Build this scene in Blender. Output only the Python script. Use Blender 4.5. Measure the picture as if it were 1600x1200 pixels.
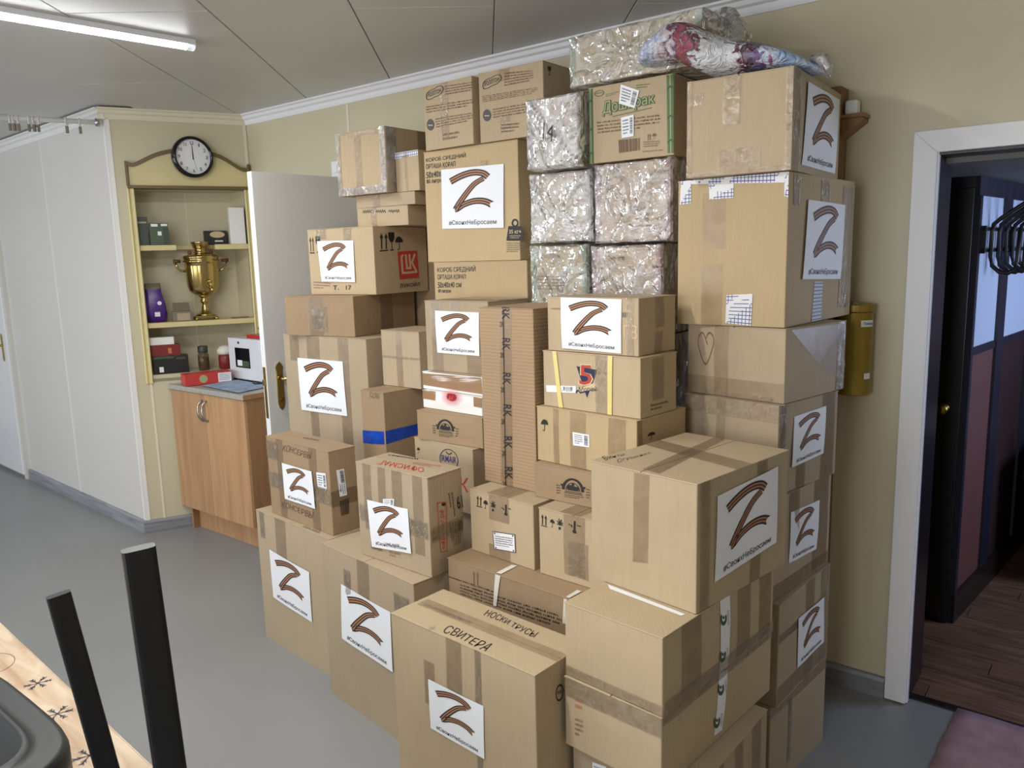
import bpy, bmesh, math, random
from mathutils import Vector, Matrix, noise
from mathutils.geometry import tessellate_polygon
for o in list(bpy.data.objects): bpy.data.objects.remove(o)
scene = bpy.context.scene
C = scene.collection
R = math.radians
random.seed(7)
CAM_F=1224.384
CAM_FW=[-0.618751, 0.769182, -0.159707]
CAM_RT=[0.781557, 0.623289, -0.026092]
CAM_DN=[0.079474, -0.140964, -0.98682]

# ---------------------------------------------------------------- camera
cam_d = bpy.data.cameras.new('camera'); cam = bpy.data.objects.new('camera', cam_d); C.objects.link(cam)
cam_d.sensor_width = 36.0; cam_d.lens = CAM_F/1600*36.0; cam_d.clip_start = .02
fw, rt, dn = Vector(CAM_FW), Vector(CAM_RT), Vector(CAM_DN)
cam.matrix_world = Matrix(((rt.x, -dn.x, -fw.x, 0), (rt.y, -dn.y, -fw.y, 0), (rt.z, -dn.z, -fw.z, 1.62), (0, 0, 0, 1)))
scene.camera = cam
# ---------------------------------------------------------------- world, daylight through the windows, exposure
wd = bpy.data.worlds.new('world'); scene.world = wd; wd.use_nodes = True
wd.node_tree.nodes['Background'].inputs[0].default_value = (.62, .76, 1, 1)
wd.node_tree.nodes['Background'].inputs[1].default_value = .6
def area(name, loc, target, sx, sy, power, col):
    l = bpy.data.lights.new(name, 'AREA'); l.shape = 'RECTANGLE'; l.size = sx; l.size_y = sy; l.energy = power; l.color = col
    o = bpy.data.objects.new(name, l); C.objects.link(o); o.location = loc
    o.rotation_euler = (Vector(target)-Vector(loc)).to_track_quat('-Z', 'Y').to_euler(); return o
area('daylight_window', (-3.5, -1.62, 1.50), (-3.3, 3, 1.35), 1.9, 1.3, 24, (1, .97, .93))
area('daylight_window_far', (-6.2, -1.62, 1.50), (-6.0, 3, 1.0), 1.9, 1.3, 54, (.80, .88, 1))
area('daylight_window_near', (-.75, -1.62, 1.50), (-.75, 3, 1.30), 1.5, 1.3, 46, (.93, .95, 1))
area('daylight_hall', (1.15, 4.2, 1.45), (-.5, 4.0, 1.45), .8, .7, 24, (.55, .68, 1))
scene.view_settings.view_transform = 'Standard'; scene.view_settings.look = 'None'
scene.view_settings.gamma = 1; scene.view_settings.use_curve_mapping = False
scene.view_settings.exposure = 0.0
LAMP_STRENGTH = 22.0
# ---------------------------------------------------------------- helpers
def lin(c):
    c = c/255.0
    return c/12.92 if c <= .04045 else ((c+.055)/1.055)**2.4
def rgb(r, g, b): return (lin(r), lin(g), lin(b), 1)
M = {}
def new_mat(name):
    m = bpy.data.materials.new(name); m.use_nodes = True; M[name] = m
    nt = m.node_tree; return m, nt, nt.nodes['Principled BSDF']
def node(nt, t, **kw):
    n = nt.nodes.new(t)
    for k, v in kw.items(): setattr(n, k, v)
    return n
def coords(nt, kind='Object', scale=(1, 1, 1)):
    tc = node(nt, 'ShaderNodeTexCoord'); mp = node(nt, 'ShaderNodeMapping'); mp.inputs['Scale'].default_value = scale
    nt.links.new(tc.outputs[kind], mp.inputs[0]); return mp.outputs[0]
def mat(name, col, rough=.55, metal=0, var=0, vscale=6, bump=0, bscale=80, alpha=1, coat=0, emit=0, stretch=(1, 1, 1), spec=.5):
    m, nt, b = new_mat(name)
    b.inputs['Base Color'].default_value = col; b.inputs['Roughness'].default_value = rough
    b.inputs['Metallic'].default_value = metal; b.inputs['Alpha'].default_value = alpha
    b.inputs['Coat Weight'].default_value = coat; b.inputs['Coat Roughness'].default_value = .08
    b.inputs['Specular IOR Level'].default_value = spec
    if emit: b.inputs['Emission Color'].default_value = col; b.inputs['Emission Strength'].default_value = emit
    if var or bump: v = coords(nt, 'Object', stretch)
    if var:
        n = node(nt, 'ShaderNodeTexNoise'); n.inputs['Scale'].default_value = vscale; n.inputs['Detail'].default_value = 5
        nt.links.new(v, n.inputs['Vector'])
        r = node(nt, 'ShaderNodeMapRange'); r.inputs['From Min'].default_value = .3; r.inputs['From Max'].default_value = .7
        r.inputs['To Min'].default_value = 1-var; r.inputs['To Max'].default_value = 1+var
        nt.links.new(n.outputs['Fac'], r.inputs['Value'])
        mx = node(nt, 'ShaderNodeVectorMath', operation='SCALE'); mx.inputs[0].default_value = col[:3]
        nt.links.new(r.outputs[0], mx.inputs['Scale']); nt.links.new(mx.outputs[0], b.inputs['Base Color'])
    if bump:
        n = node(nt, 'ShaderNodeTexNoise'); n.inputs['Scale'].default_value = bscale; n.inputs['Detail'].default_value = 3
        nt.links.new(v, n.inputs['Vector'])
        bp = node(nt, 'ShaderNodeBump'); bp.inputs['Strength'].default_value = bump; bp.inputs['Distance'].default_value = .004
        nt.links.new(n.outputs['Fac'], bp.inputs['Height']); nt.links.new(bp.outputs[0], b.inputs['Normal'])
    return m
def card(name, col, horiz=False, flute=.10):
    m, nt, b = new_mat(name)
    b.inputs['Roughness'].default_value = .62; b.inputs['Specular IOR Level'].default_value = .25
    v = coords(nt)
    n1 = node(nt, 'ShaderNodeTexNoise'); n1.inputs['Scale'].default_value = 3.5; n1.inputs['Detail'].default_value = 4
    v2 = coords(nt, 'Object', (140, 140, 9)); n2 = node(nt, 'ShaderNodeTexNoise'); n2.inputs['Scale'].default_value = 1; n2.inputs['Detail'].default_value = 2
    nt.links.new(v, n1.inputs['Vector']); nt.links.new(v2, n2.inputs['Vector'])
    oi = node(nt, 'ShaderNodeObjectInfo')
    def ma(op, a, c, d=None):
        k = node(nt, 'ShaderNodeMath', operation=op)
        for i, x in enumerate((a, c)):
            if hasattr(x, 'name'): nt.links.new(x, k.inputs[i])
            else: k.inputs[i].default_value = x
        return k.outputs[0]
    s = ma('ADD', ma('MULTIPLY', n1.outputs['Fac'], .26), ma('MULTIPLY', n2.outputs['Fac'], .12))
    s = ma('ADD', ma('ADD', s, ma('MULTIPLY', oi.outputs['Random'], .10)), .76)
    mx = node(nt, 'ShaderNodeVectorMath', operation='SCALE'); mx.inputs[0].default_value = col[:3]
    nt.links.new(s, mx.inputs['Scale']); nt.links.new(mx.outputs[0], b.inputs['Base Color'])
    w = node(nt, 'ShaderNodeTexWave', wave_type='BANDS', bands_direction='Z' if horiz else 'DIAGONAL'); w.inputs['Scale'].default_value = 28 if horiz else 45; w.inputs['Distortion'].default_value = .6
    vw = coords(nt, 'Object', (1, 1, 1) if horiz else (1, 1, .02)); nt.links.new(vw, w.inputs['Vector'])
    hsum = ma('ADD', ma('MULTIPLY', w.outputs['Fac'], .5), n1.outputs['Fac'])
    bp = node(nt, 'ShaderNodeBump'); bp.inputs['Strength'].default_value = flute*(2.2 if horiz else 1); bp.inputs['Distance'].default_value = .003
    nt.links.new(hsum, bp.inputs['Height']); nt.links.new(bp.outputs[0], b.inputs['Normal'])
    return m
def wood(name, c1, c2, scale=(30, 30, 2), rough=.45):
    m, nt, b = new_mat(name); b.inputs['Roughness'].default_value = rough
    v = coords(nt, 'Object', scale); n = node(nt, 'ShaderNodeTexNoise'); n.inputs['Scale'].default_value = 1; n.inputs['Detail'].default_value = 6; n.inputs['Distortion'].default_value = .6
    nt.links.new(v, n.inputs['Vector'])
    cr = node(nt, 'ShaderNodeValToRGB'); cr.color_ramp.elements[0].position = .32; cr.color_ramp.elements[1].position = .68
    cr.color_ramp.elements[0].color = c1; cr.color_ramp.elements[1].color = c2
    nt.links.new(n.outputs['Fac'], cr.inputs[0])
    oi = node(nt, 'ShaderNodeObjectInfo'); k = node(nt, 'ShaderNodeMath', operation='MULTIPLY_ADD'); k.inputs[1].default_value = .3; k.inputs[2].default_value = .85
    nt.links.new(oi.outputs['Random'], k.inputs[0])
    mx = node(nt, 'ShaderNodeVectorMath', operation='SCALE'); nt.links.new(cr.outputs[0], mx.inputs[0]); nt.links.new(k.outputs[0], mx.inputs['Scale'])
    nt.links.new(mx.outputs[0], b.inputs['Base Color']); return m
def filmy(name, col, lo, hi, rough, nscale, bump, bscale, voro=False, bdist=.004, gloss=1.0):
    # thin plastic: part clear, part milky; the milky share follows the creases
    m, nt, b = new_mat(name)
    b.inputs['Base Color'].default_value = col; b.inputs['Roughness'].default_value = rough; b.inputs['Specular IOR Level'].default_value = .7
    v = coords(nt); n = node(nt, 'ShaderNodeTexNoise'); n.inputs['Scale'].default_value = nscale; n.inputs['Detail'].default_value = 7; n.inputs['Distortion'].default_value = 1.2
    nt.links.new(v, n.inputs['Vector'])
    r = node(nt, 'ShaderNodeMapRange'); r.inputs['From Min'].default_value = .38; r.inputs['From Max'].default_value = .64; r.inputs['To Min'].default_value = lo; r.inputs['To Max'].default_value = hi
    nt.links.new(n.outputs['Fac'], r.inputs['Value'])
    if voro:
        h = node(nt, 'ShaderNodeTexVoronoi', feature='SMOOTH_F1'); h.inputs['Scale'].default_value = bscale; nt.links.new(v, h.inputs['Vector']); ho = h.outputs['Distance']
    else:
        h = node(nt, 'ShaderNodeTexNoise'); h.inputs['Scale'].default_value = bscale; h.inputs['Detail'].default_value = 4; h.inputs['Distortion'].default_value = 2; nt.links.new(v, h.inputs['Vector']); ho = h.outputs['Fac']
    bp = node(nt, 'ShaderNodeBump'); bp.inputs['Strength'].default_value = bump; bp.inputs['Distance'].default_value = bdist
    nt.links.new(ho, bp.inputs['Height'])
    if voro:                                     # crumpled folds: ridged noise in two sizes
        for sc, di in ((5, .075), (15, .010)):
            k = node(nt, 'ShaderNodeTexNoise'); k.inputs['Scale'].default_value = sc; k.inputs['Detail'].default_value = 2; k.inputs['Distortion'].default_value = 1.6; nt.links.new(v, k.inputs['Vector'])
            s1 = node(nt, 'ShaderNodeMath', operation='SUBTRACT'); s1.inputs[1].default_value = .5; nt.links.new(k.outputs['Fac'], s1.inputs[0])
            s2 = node(nt, 'ShaderNodeMath', operation='ABSOLUTE'); nt.links.new(s1.outputs[0], s2.inputs[0])
            b2 = node(nt, 'ShaderNodeBump'); b2.inputs['Strength'].default_value = .9; b2.inputs['Distance'].default_value = di
            nt.links.new(s2.outputs[0], b2.inputs['Height']); nt.links.new(bp.outputs[0], b2.inputs['Normal']); bp = b2
    nt.links.new(bp.outputs[0], b.inputs['Normal'])
    # clear share + milky share, with the glossy skin of the plastic over both
    b.inputs['Specular IOR Level'].default_value = 0; b.inputs['Roughness'].default_value = .6
    tr = node(nt, 'ShaderNodeBsdfTransparent'); m1 = node(nt, 'ShaderNodeMixShader')
    nt.links.new(r.outputs[0], m1.inputs[0]); nt.links.new(tr.outputs[0], m1.inputs[1]); nt.links.new(b.outputs[0], m1.inputs[2])
    gl = node(nt, 'ShaderNodeBsdfGlossy'); gl.inputs['Roughness'].default_value = rough; gl.inputs['Color'].default_value = (1, 1, 1, 1); nt.links.new(bp.outputs[0], gl.inputs['Normal'])
    fr = node(nt, 'ShaderNodeFresnel'); fr.inputs['IOR'].default_value = 1.5; nt.links.new(bp.outputs[0], fr.inputs['Normal'])
    fa = node(nt, 'ShaderNodeMath', operation='MULTIPLY_ADD'); fa.inputs[1].default_value = gloss; fa.inputs[2].default_value = .01; nt.links.new(fr.outputs[0], fa.inputs[0])
    m2 = node(nt, 'ShaderNodeMixShader'); nt.links.new(fa.outputs[0], m2.inputs[0]); nt.links.new(m1.outputs[0], m2.inputs[1]); nt.links.new(gl.outputs[0], m2.inputs[2])
    nt.links.new(m2.outputs[0], nt.nodes['Material Output'].inputs[0]); return m

class MB:
    def __init__(s): s.v = []; s.f = []; s.m = []
    def face(s, pts, mi=0):
        k = len(s.v); s.v += [tuple(p) for p in pts]; s.f.append(tuple(range(k, k+len(pts)))); s.m.append(mi); return s
    def box(s, x0, x1, y0, y1, z0, z1, mi=0, M4=None):
        k = len(s.v); p = [(x, y, z) for z in (z0, z1) for y in (y0, y1) for x in (x0, x1)]
        if M4: p = [tuple(M4 @ Vector(q)) for q in p]
        s.v += p
        for f in ((0, 2, 3, 1), (4, 5, 7, 6), (0, 1, 5, 4), (2, 6, 7, 3), (0, 4, 6, 2), (1, 3, 7, 5)): s.f.append(tuple(k+i for i in f)); s.m.append(mi)
        return s
    def tube(s, path, r, n=10, mi=0, flat=1.0, cap=True, up=(0, 0, 1)):
        path = [Vector(p) for p in path]; rings = []
        rs = r if isinstance(r, (list, tuple)) else [r]*len(path)
        for i, p in enumerate(path):
            d = (path[min(i+1, len(path)-1)]-path[max(i-1, 0)]).normalized()
            u = Vector(up)
            if abs(d.dot(u)) > .95: u = Vector((1, 0, 0))
            a = d.cross(u).normalized(); b = d.cross(a).normalized(); k = len(s.v)
            for j in range(n):
                t = 2*math.pi*j/n; s.v.append(tuple(p+a*math.cos(t)*rs[i]+b*math.sin(t)*rs[i]*flat))
            rings.append(k)
        for q in range(len(rings)-1):
            for j in range(n):
                s.f.append((rings[q]+j, rings[q]+(j+1) % n, rings[q+1]+(j+1) % n, rings[q+1]+j)); s.m.append(mi)
        if cap:
            s.f.append(tuple(rings[0]+j for j in reversed(range(n)))); s.m.append(mi)
            s.f.append(tuple(rings[-1]+j for j in range(n))); s.m.append(mi)
        return s
    def lathe(s, prof, n=28, mi=0, at=(0, 0, 0)):
        k = len(s.v)
        for (r, z) in prof:
            for j in range(n):
                t = 2*math.pi*j/n; s.v.append((at[0]+r*math.cos(t), at[1]+r*math.sin(t), at[2]+z))
        for i in range(len(prof)-1):
            for j in range(n):
                s.f.append((k+i*n+j, k+i*n+(j+1) % n, k+(i+1)*n+(j+1) % n, k+(i+1)*n+j)); s.m.append(mi)
        s.f.append(tuple(k+j for j in reversed(range(n)))); s.m.append(mi)
        s.f.append(tuple(k+(len(prof)-1)*n+j for j in range(n))); s.m.append(mi)
        return s
    def prism(s, outline, lo, hi, axis='z', mi=0):
        def P(a, b, c): return {'z': (a, b, c), 'y': (a, c, b), 'x': (c, a, b)}[axis]
        k = len(s.v); n = len(outline)
        for c in (lo, hi):
            for a, b in outline: s.v.append(P(a, b, c))
        s.f.append(tuple(k+j for j in reversed(range(n)))); s.m.append(mi)
        s.f.append(tuple(k+n+j for j in range(n))); s.m.append(mi)
        for j in range(n): s.f.append((k+j, k+(j+1) % n, k+n+(j+1) % n, k+n+j)); s.m.append(mi)
        return s
    def build(s, name, mats, parent=None, smooth=False, bevel=0, loc=(0, 0, 0), rz=0, weld=False, fix=True):
        me = bpy.data.meshes.new(name); me.from_pydata(s.v, [], s.f)
        for m in (mats if isinstance(mats, (list, tuple)) else [mats]): me.materials.append(M[m])
        for p, mi in zip(me.polygons, s.m): p.material_index = mi; p.use_smooth = smooth
        if weld or fix:
            bm = bmesh.new(); bm.from_mesh(me)
            if weld: bmesh.ops.remove_doubles(bm, verts=bm.verts, dist=1e-5)
            if fix: bmesh.ops.recalc_face_normals(bm, faces=bm.faces)
            bm.to_mesh(me); bm.free()
        o = bpy.data.objects.new(name, me); C.objects.link(o); o.location = loc; o.rotation_euler[2] = rz
        if parent: o.parent = parent
        if bevel:
            b = o.modifiers.new('bevel', 'BEVEL'); b.width = bevel; b.segments = 2; b.limit_method = 'ANGLE'; b.angle_limit = R(50)
        return o
def tag(o, label, cat, group=None):
    o['label'] = label; o['category'] = cat
    if group: o['group'] = group
    return o
def thing(name, label, cat, loc=(0, 0, 0), rz=0, group=None):
    o = bpy.data.objects.new(name, None); C.objects.link(o); o.location = loc; o.rotation_euler[2] = rz; o.empty_display_size = .05
    return tag(o, label, cat, group)
def struct(o): o['kind'] = 'structure'; return o
def struct_empty(name):
    o = bpy.data.objects.new(name, None); C.objects.link(o); o['kind'] = 'structure'; return o

# ---------------------------------------------------------------- flat print: polygons in a unit square
_txt = {}
def text_polys(s, bold=False):
    if (s, bold) in _txt: return _txt[(s, bold)]
    cu = bpy.data.curves.new('t', 'FONT'); cu.body = s; cu.resolution_u = 2; cu.fill_mode = 'FRONT'
    if bold: cu.offset = -.008 if bold == 'thin' else .008
    ob = bpy.data.objects.new('t', cu); C.objects.link(ob); dg = bpy.context.evaluated_depsgraph_get()
    me = bpy.data.meshes.new_from_object(ob.evaluated_get(dg))
    xs = [v.co.x for v in me.vertices]; ys = [v.co.y for v in me.vertices]
    x0, x1, y0, y1 = min(xs), max(xs), min(ys), max(ys)
    P = [[((me.vertices[i].co.x-x0)/(x1-x0), (me.vertices[i].co.y-y0)/(y1-y0)) for i in p.vertices] for p in me.polygons]
    bpy.data.objects.remove(ob); bpy.data.curves.remove(cu); bpy.data.meshes.remove(me)
    _txt[(s, bold)] = P; return P
def sub(polys, x0, y0, x1, y1): return [[(x0+a*(x1-x0), y0+b*(y1-y0)) for a, b in p] for p in polys]
def stroke(pts, w, asp=1.0):
    out = []
    for (ax, ay), (bx, by) in zip(pts, pts[1:]):
        dx, dy = bx-ax, (by-ay)/asp; l = math.hypot(dx, dy) or 1; nx, ny = -dy/l*w/2, dx/l*w/2*asp
        ex, ey = dx/l*w*.3, dy/l*w*.3*asp
        out.append([(ax+nx-ex, ay+ny-ey), (ax-nx-ex, ay-ny-ey), (bx-nx+ex, by-ny+ey), (bx+nx+ex, by+ny+ey)])
    return out
def disc(cx, cy, rx, ry, n=18, a0=0, a1=2*math.pi): return [(cx+rx*math.cos(a0+(a1-a0)*i/n), cy+ry*math.sin(a0+(a1-a0)*i/n)) for i in range(n+(0 if a1-a0 > 6.2 else 1))]
def ring(cx, cy, rx, ry, t, n=22, a0=0, a1=2*math.pi):
    P = [(cx+rx*math.cos(a0+(a1-a0)*i/n), cy+ry*math.sin(a0+(a1-a0)*i/n)) for i in range(n+1)]
    Q = [(cx+(rx-t)*math.cos(a0+(a1-a0)*i/n), cy+(ry-t)*math.sin(a0+(a1-a0)*i/n)) for i in range(n+1)]
    return [[P[i], P[i+1], Q[i+1], Q[i]] for i in range(n)]
def rect(x0, y0, x1, y1): return [(x0, y0), (x1, y0), (x1, y1), (x0, y1)]
def grid(nx, ny): return [[(i/nx, j/ny), ((i+1)/nx, j/ny), ((i+1)/nx, (j+1)/ny), (i/nx, (j+1)/ny)] for i in range(nx) for j in range(ny)]
def cw(polys): return [[(b, 1-a) for a, b in p] for p in polys]
def ccw(polys): return [[(1-b, a) for a, b in p] for p in polys]
def spline(pts, n=7):
    out = []
    for i in range(len(pts)-1):
        p0 = pts[max(i-1, 0)]; p1 = pts[i]; p2 = pts[i+1]; p3 = pts[min(i+2, len(pts)-1)]
        for k in range(n):
            t = k/n; out.append(tuple(.5*((2*p1[j])+(-p0[j]+p2[j])*t+(2*p0[j]-5*p1[j]+4*p2[j]-p3[j])*t*t+(-p0[j]+3*p1[j]-3*p2[j]+p3[j])*t**3) for j in (0, 1)))
    out.append(pts[-1]); return out
def ribbon(pts, hw0, hw1, tail=0):
    P = spline(pts); n = len(P); cuts = [-1, -.56, -.19, .19, .56, 1]; out = []
    for k in range(5):
        for i in range(n-1):
            q = []
            for i2, c in ((i, cuts[k]), (i, cuts[k+1]), (i+1, cuts[k+1]), (i+1, cuts[k])):
                a = P[max(i2-1, 0)]; b = P[min(i2+1, n-1)]; dx, dy = b[0]-a[0], b[1]-a[1]; l = math.hypot(dx, dy)
                h = hw0+(hw1-hw0)*i2/(n-1); e = tail*(abs(c)-.3) if i2 == n-1 else 0
                q.append((P[i2][0]-dy/l*h*c+dx/l*e, P[i2][1]+dx/l*h*c+dy/l*e))
            out.append((q, ('rib_black', 'rib_orange', 'rib_mid', 'rib_orange', 'rib_black')[k]))
    return out
RIBBON = (ribbon([(.225, .318), (.27, .33), (.375, .395), (.518, .44), (.637, .445), (.732, .425), (.80, .39)], .045, .056, .05)
          + ribbon([(.70, .80), (.60, .752), (.518, .69), (.399, .552), (.304, .425), (.238, .318)], .040, .050)
          + ribbon([(.155, .79), (.304, .857), (.458, .90), (.589, .905), (.696, .877), (.765, .818)], .056, .050))
def text_lines(n, rnd, dense=.8):
    out = []; vert = n < 0; n = abs(n); rowh = 1.0/n
    for i in range(n):
        y1 = 1-i*rowh-.14*rowh; y0 = y1-rowh*.52; x = 0; end = 1 if i < n-1 or n == 1 else rnd.uniform(.55, .95)
        lw = .012+.02/max(n, 2)
        while x < end-.03:
            wl = rnd.randint(3, 8)
            for k in range(wl):
                if x+lw > end: break
                a = rnd.random(); out.append(rect(x, y0, x+lw*.38, y1 if a < .7 else y1-.2*(y1-y0)))
                if a < .75: out.append(rect(x+lw*.38, y0+(y1-y0)*rnd.choice((0, .4, .75)), x+lw*.78, y0+(y1-y0)*rnd.choice((.25, .62, 1))))
                x += lw
            x += lw*.9
    return cw(out) if vert else out
def bars(rnd):
    out = []; x = 0
    while x < .98:
        w = rnd.choice((.012, .02, .035)); out.append(rect(x, 0, min(x+w, 1), 1)); x += w+rnd.choice((.012, .02, .03))
    return out
def scribble(words, rnd):
    out = []
    for w in range(words):
        a, b = w/words+.02, (w+1)/words-.05; n = 10
        out += stroke([(a+(b-a)*i/n, .5+(.42 if i % 2 else -.42)*rnd.uniform(.5, 1)) for i in range(n+1)], .014, 5)
    return out
def icon(kind, rnd, arg, col):
    """list of (polygon, material)"""
    k = col or 'ink'
    def U(ps, m=None): return [(p, m or k) for p in ps]
    if kind == 'arrows':
        o = [rect(0, 0, 1, .07)]
        for x in (.24, .76): o += [rect(x-.07, .12, x+.07, .75), [(x-.2, .72), (x+.2, .72), (x, 1)]]
        return U(o)
    if kind == 'glass': return U([[(.05, 1), (.05, .7), (.2, .52), (.45, .43), (.55, .43), (.8, .52), (.95, .7), (.95, 1)], rect(.45, .05, .55, .45), rect(.2, 0, .8, .06)])
    if kind == 'umbrella': return U([disc(.5, .55, .5, .42, 14, 0, math.pi), rect(.46, .1, .54, .6)]+ring(.38, .12, .15, .12, .06, 8, math.pi, 2*math.pi)+[rect(.48, .9, .52, 1)])
    if kind == 'thermo': return U([rect(.42, .2, .58, 1), disc(.5, .14, .16, .14), rect(0, .55, .3, .62), rect(.7, .68, 1, .75), rect(.2, .45, .35, .52)])
    if kind == 'splash': return U([rect(.35, 0, .65, .22), disc(.5, .55, .22, .2)]+[[(.5, .55), (.5+.5*math.cos(a), .58+.42*math.sin(a)), (.5+.36*math.cos(a+.4), .58+.3*math.sin(a+.4))] for a in (0, .9, 1.8, 2.7, 3.5, 5.6)])
    if kind == 'disc': return U([disc(.5, .5, .5, .5)])+[(q, 'tan_lt') for q in text_lines(2, rnd)[0:0]]+[(rect(.2, .42, .8, .5), 'tan_lt')]
    if kind == 'ring': return U(ring(.5, .5, .5, .5, .1))+U(sub(text_lines(1, rnd), .2, .3, .8, .7))
    if kind == 'swirl': return U(ring(.45, .5, .55, .5, .3, 14, 2.2, 6.9))+U([disc(.45, .6, .16, .12)])
    if kind == 'weight': return U([[(0, 0), (1, 0), (.88, .66), (.12, .66)]])+U(ring(.5, .8, .2, .19, .08, 14))+[(p, 'tan_lt') for p in sub(text_polys('35 кг+', True), .16, .32, .86, .5)]+[(p, 'tan_lt') for p in sub(text_lines(2, rnd), .2, .08, .82, .26)]
    if kind == 'rollton':
        P = [(.03, .35), (.08, .12), (.3, .04), (.5, .10), (.72, .10), (.93, .28), (.99, .6), (.9, .9), (.7, .96), (.5, .86), (.28, .84), (.08, .66), (.03, .35)]
        return U(stroke(spline(P, 4), .045, 1.3))+U(sub([[(a, b) for a, b in p] for p in text_polys('РОЛЛТОН', True)], .12, .28, .88, .72))
    if kind == 'lukoil':
        return [(rect(0, 0, 1, 1), 'red')]+[(p, 'tan_lt') for p in stroke([(.24, .86), (.17, .78), (.17, .22), (.88, .22), (.68, .58), (.86, .86)], .10, .75)+stroke([(.4, .86), (.4, .38), (.58, .38), (.58, .86)], .10, .75)]
    if kind == 'arch':
        o = ring(.5, .42, .33, .56, .09, 16, 0, math.pi)+ring(.5, .42, .21, .36, .03, 14, 0, math.pi)
        o += [rect(.34, .42, .46, .66), rect(.54, .42, .66, .6), rect(.46, .42, .54, .74), [(.3, .5), (.7, .5), (.66, .62), (.34, .62)], disc(.17, .62, .035, .05), disc(.83, .62, .035, .05)]
        o += [rect(.26, .34, .76, .37), rect(.24, .27, .78, .3)]+sub(text_lines(2, rnd), .24, .05, .8, .22)
        o += sub(text_lines(4, rnd), 0, .14, .13, .62)+sub(text_lines(4, rnd), .88, .14, 1, .62)
        return U(o)
    if kind == 'irmair': return [(p, 'grey_dk') for p in ring(.5, .5, .5, .5, .045, 26)]+[(p, 'ink') for p in ring(.5, .86, .16, .12, .05, 8, math.pi, 2*math.pi)]+[(p, 'violet') for p in sub(text_polys('IRMAIR', True), .1, .38, .9, .68)]
    if kind == 'five':
        o = [([(.02, .93), (.98, .84), (.5, 0)], 'navy')]
        o += [(p, 'tan_lt') for p in sub(text_polys('5', True), .10, .36, .80, 1.0)]+[(p, 'red2') for p in sub(text_polys('5', True), .16, .39, .74, .97)]
        o += [(p, 'tan_lt') for p in stroke([(.15, .2), (.95, .4)], .2, .8)]+[(p, 'navy') for p in sub([[(a, b+.25*a) for a, b in p] for p in text_polys('Морей', True)], .14, .14, .96, .32)]
        return o+[(p, 'navy') for p in stroke([(.0, .15), (.08, .22), (.2, .15), (.5, .2)], .05, .8)]+[(p, 'grey_dk') for p in ring(1.06, .76, .06, .05, .02, 10)]
    if kind == 'bamboo': return [(rect(0, 0, 1, 1), 'green')]+[(rect(.38, 0, .5, 1), 'green_lt')]+[(rect(.8, 0, 1, 1), 'green_dk')]+[([(0, y), (.5, y+.035), (1, y), (1, y+.025), (.5, y+.06), (0, y+.025)], 'green_dk') for y in (.12, .42, .78)]
    if kind == 'doshirak':
        T = text_polys(arg, True); out = []
        for dx, dy in ((-.012, -.03), (.012, -.03), (-.012, .04), (.012, .04), (.02, -.06)): out += [([(a+dx, b+dy) for a, b in p], 'green_dk') for p in T]
        return out+[(p, 'green_lt') for p in text_polys(arg)]+[(rect(.2, -.14, .95, -.09), 'green_dk')]
    if kind == 'label': return [(rect(0, 0, 1, 1), 'paper')]+[(p, 'grey_dk') for p in sub(text_lines(5, rnd), .1, .12, .62, .88)]+[(p, 'ink') for p in sub(cw(bars(rnd)), .7, .12, .92, .88)]
    if kind == 'barlabel': return [(rect(0, 0, 1, 1), 'paper')]+[(p, 'ink') for p in sub(cw(bars(rnd)), .42, .5, .9, .95)]+[(p, 'ink') for p in sub(cw(text_lines(3, rnd)), .12, .06, .9, .45)]
    if kind == 'barlabel_h': return [(rect(0, 0, 1, 1), 'paper')]+[(p, 'ink') for p in sub(bars(rnd), .12, .35, .9, .86)]+[(p, 'ink') for p in sub(text_lines(1, rnd), .12, .1, .9, .35)]
    if kind == 'framed': return [(rect(0, 0, 1, 1), 'grey_dk'), (rect(.035, .045, .965, .955), 'paper')]+[(p, 'grey_dk') for p in sub(text_lines(5, rnd), .1, .2, .9, .8)]+[(disc(x, y, .035, .045), 'grey_dk') for x in (.1, .9) for y in (.1, .9)]
    if kind == 'ofismag':
        o = stroke(spline([(.2, .01), (.8, .01), (.97, .05), (.97, .5), (.97, .95), (.8, .99), (.2, .99), (.03, .95), (.03, .5), (.03, .05), (.2, .01)], 4), .07, .2)
        return [(p, 'red') for p in o+sub(ccw(text_polys(arg, True)), .2, .06, .82, .86)]+[(p, 'ink') for p in ring(.7, .95, .22, .035, .05, 10)]
    if kind == 'rk': return U(cw(text_polys(arg, True)))
    if kind == 'glow': return [(disc(.5, .7, .5*f, .55*f, 20), 'glow') for f in (1, .86, .72, .58, .44, .3)]+[(p, 'red') for p in stroke([(.42, .5), (.42, .75), (.48, .55), (.54, .75), (.54, .5)], .03)]
    if kind == 'heart': return U(stroke(spline([(.5, .78), (.3, .98), (.06, .86), (.05, .55), (.5, .0), (.95, .55), (.96, .86), (.7, .98), (.5, .78), (.62, .62)], 5), .03, 2))
    if kind in ('net', 'netb'):
        o = [(rect(0, 0, 1, 1), 'netwhite')]; W, Hh = arg; nx, ny = max(1, round(W/.011)), max(1, round(Hh/.011))
        o += [(rect((i+.5)/nx-.0011/W, 0, (i+.5)/nx+.0011/W, 1), 'netblue') for i in range(nx)]+[(rect(0, (i+.5)/ny-.0011/Hh, 1, (i+.5)/ny+.0011/Hh), 'netblue') for i in range(ny)]
        if kind == 'net' and W < 3*Hh: o += [([(.35, 1), (1, 1), (1, .72), (0, .0), (0, .62)], 'netwhite')]
        elif kind == 'net': o += [([(x, 1), (x+.07, 1), (x+.03, 0), (x-.05, 0)], 'netwhite') for x in (.12, .22, .42, .9)]
        return o
    if kind == 'bars': return U(bars(rnd))
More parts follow.
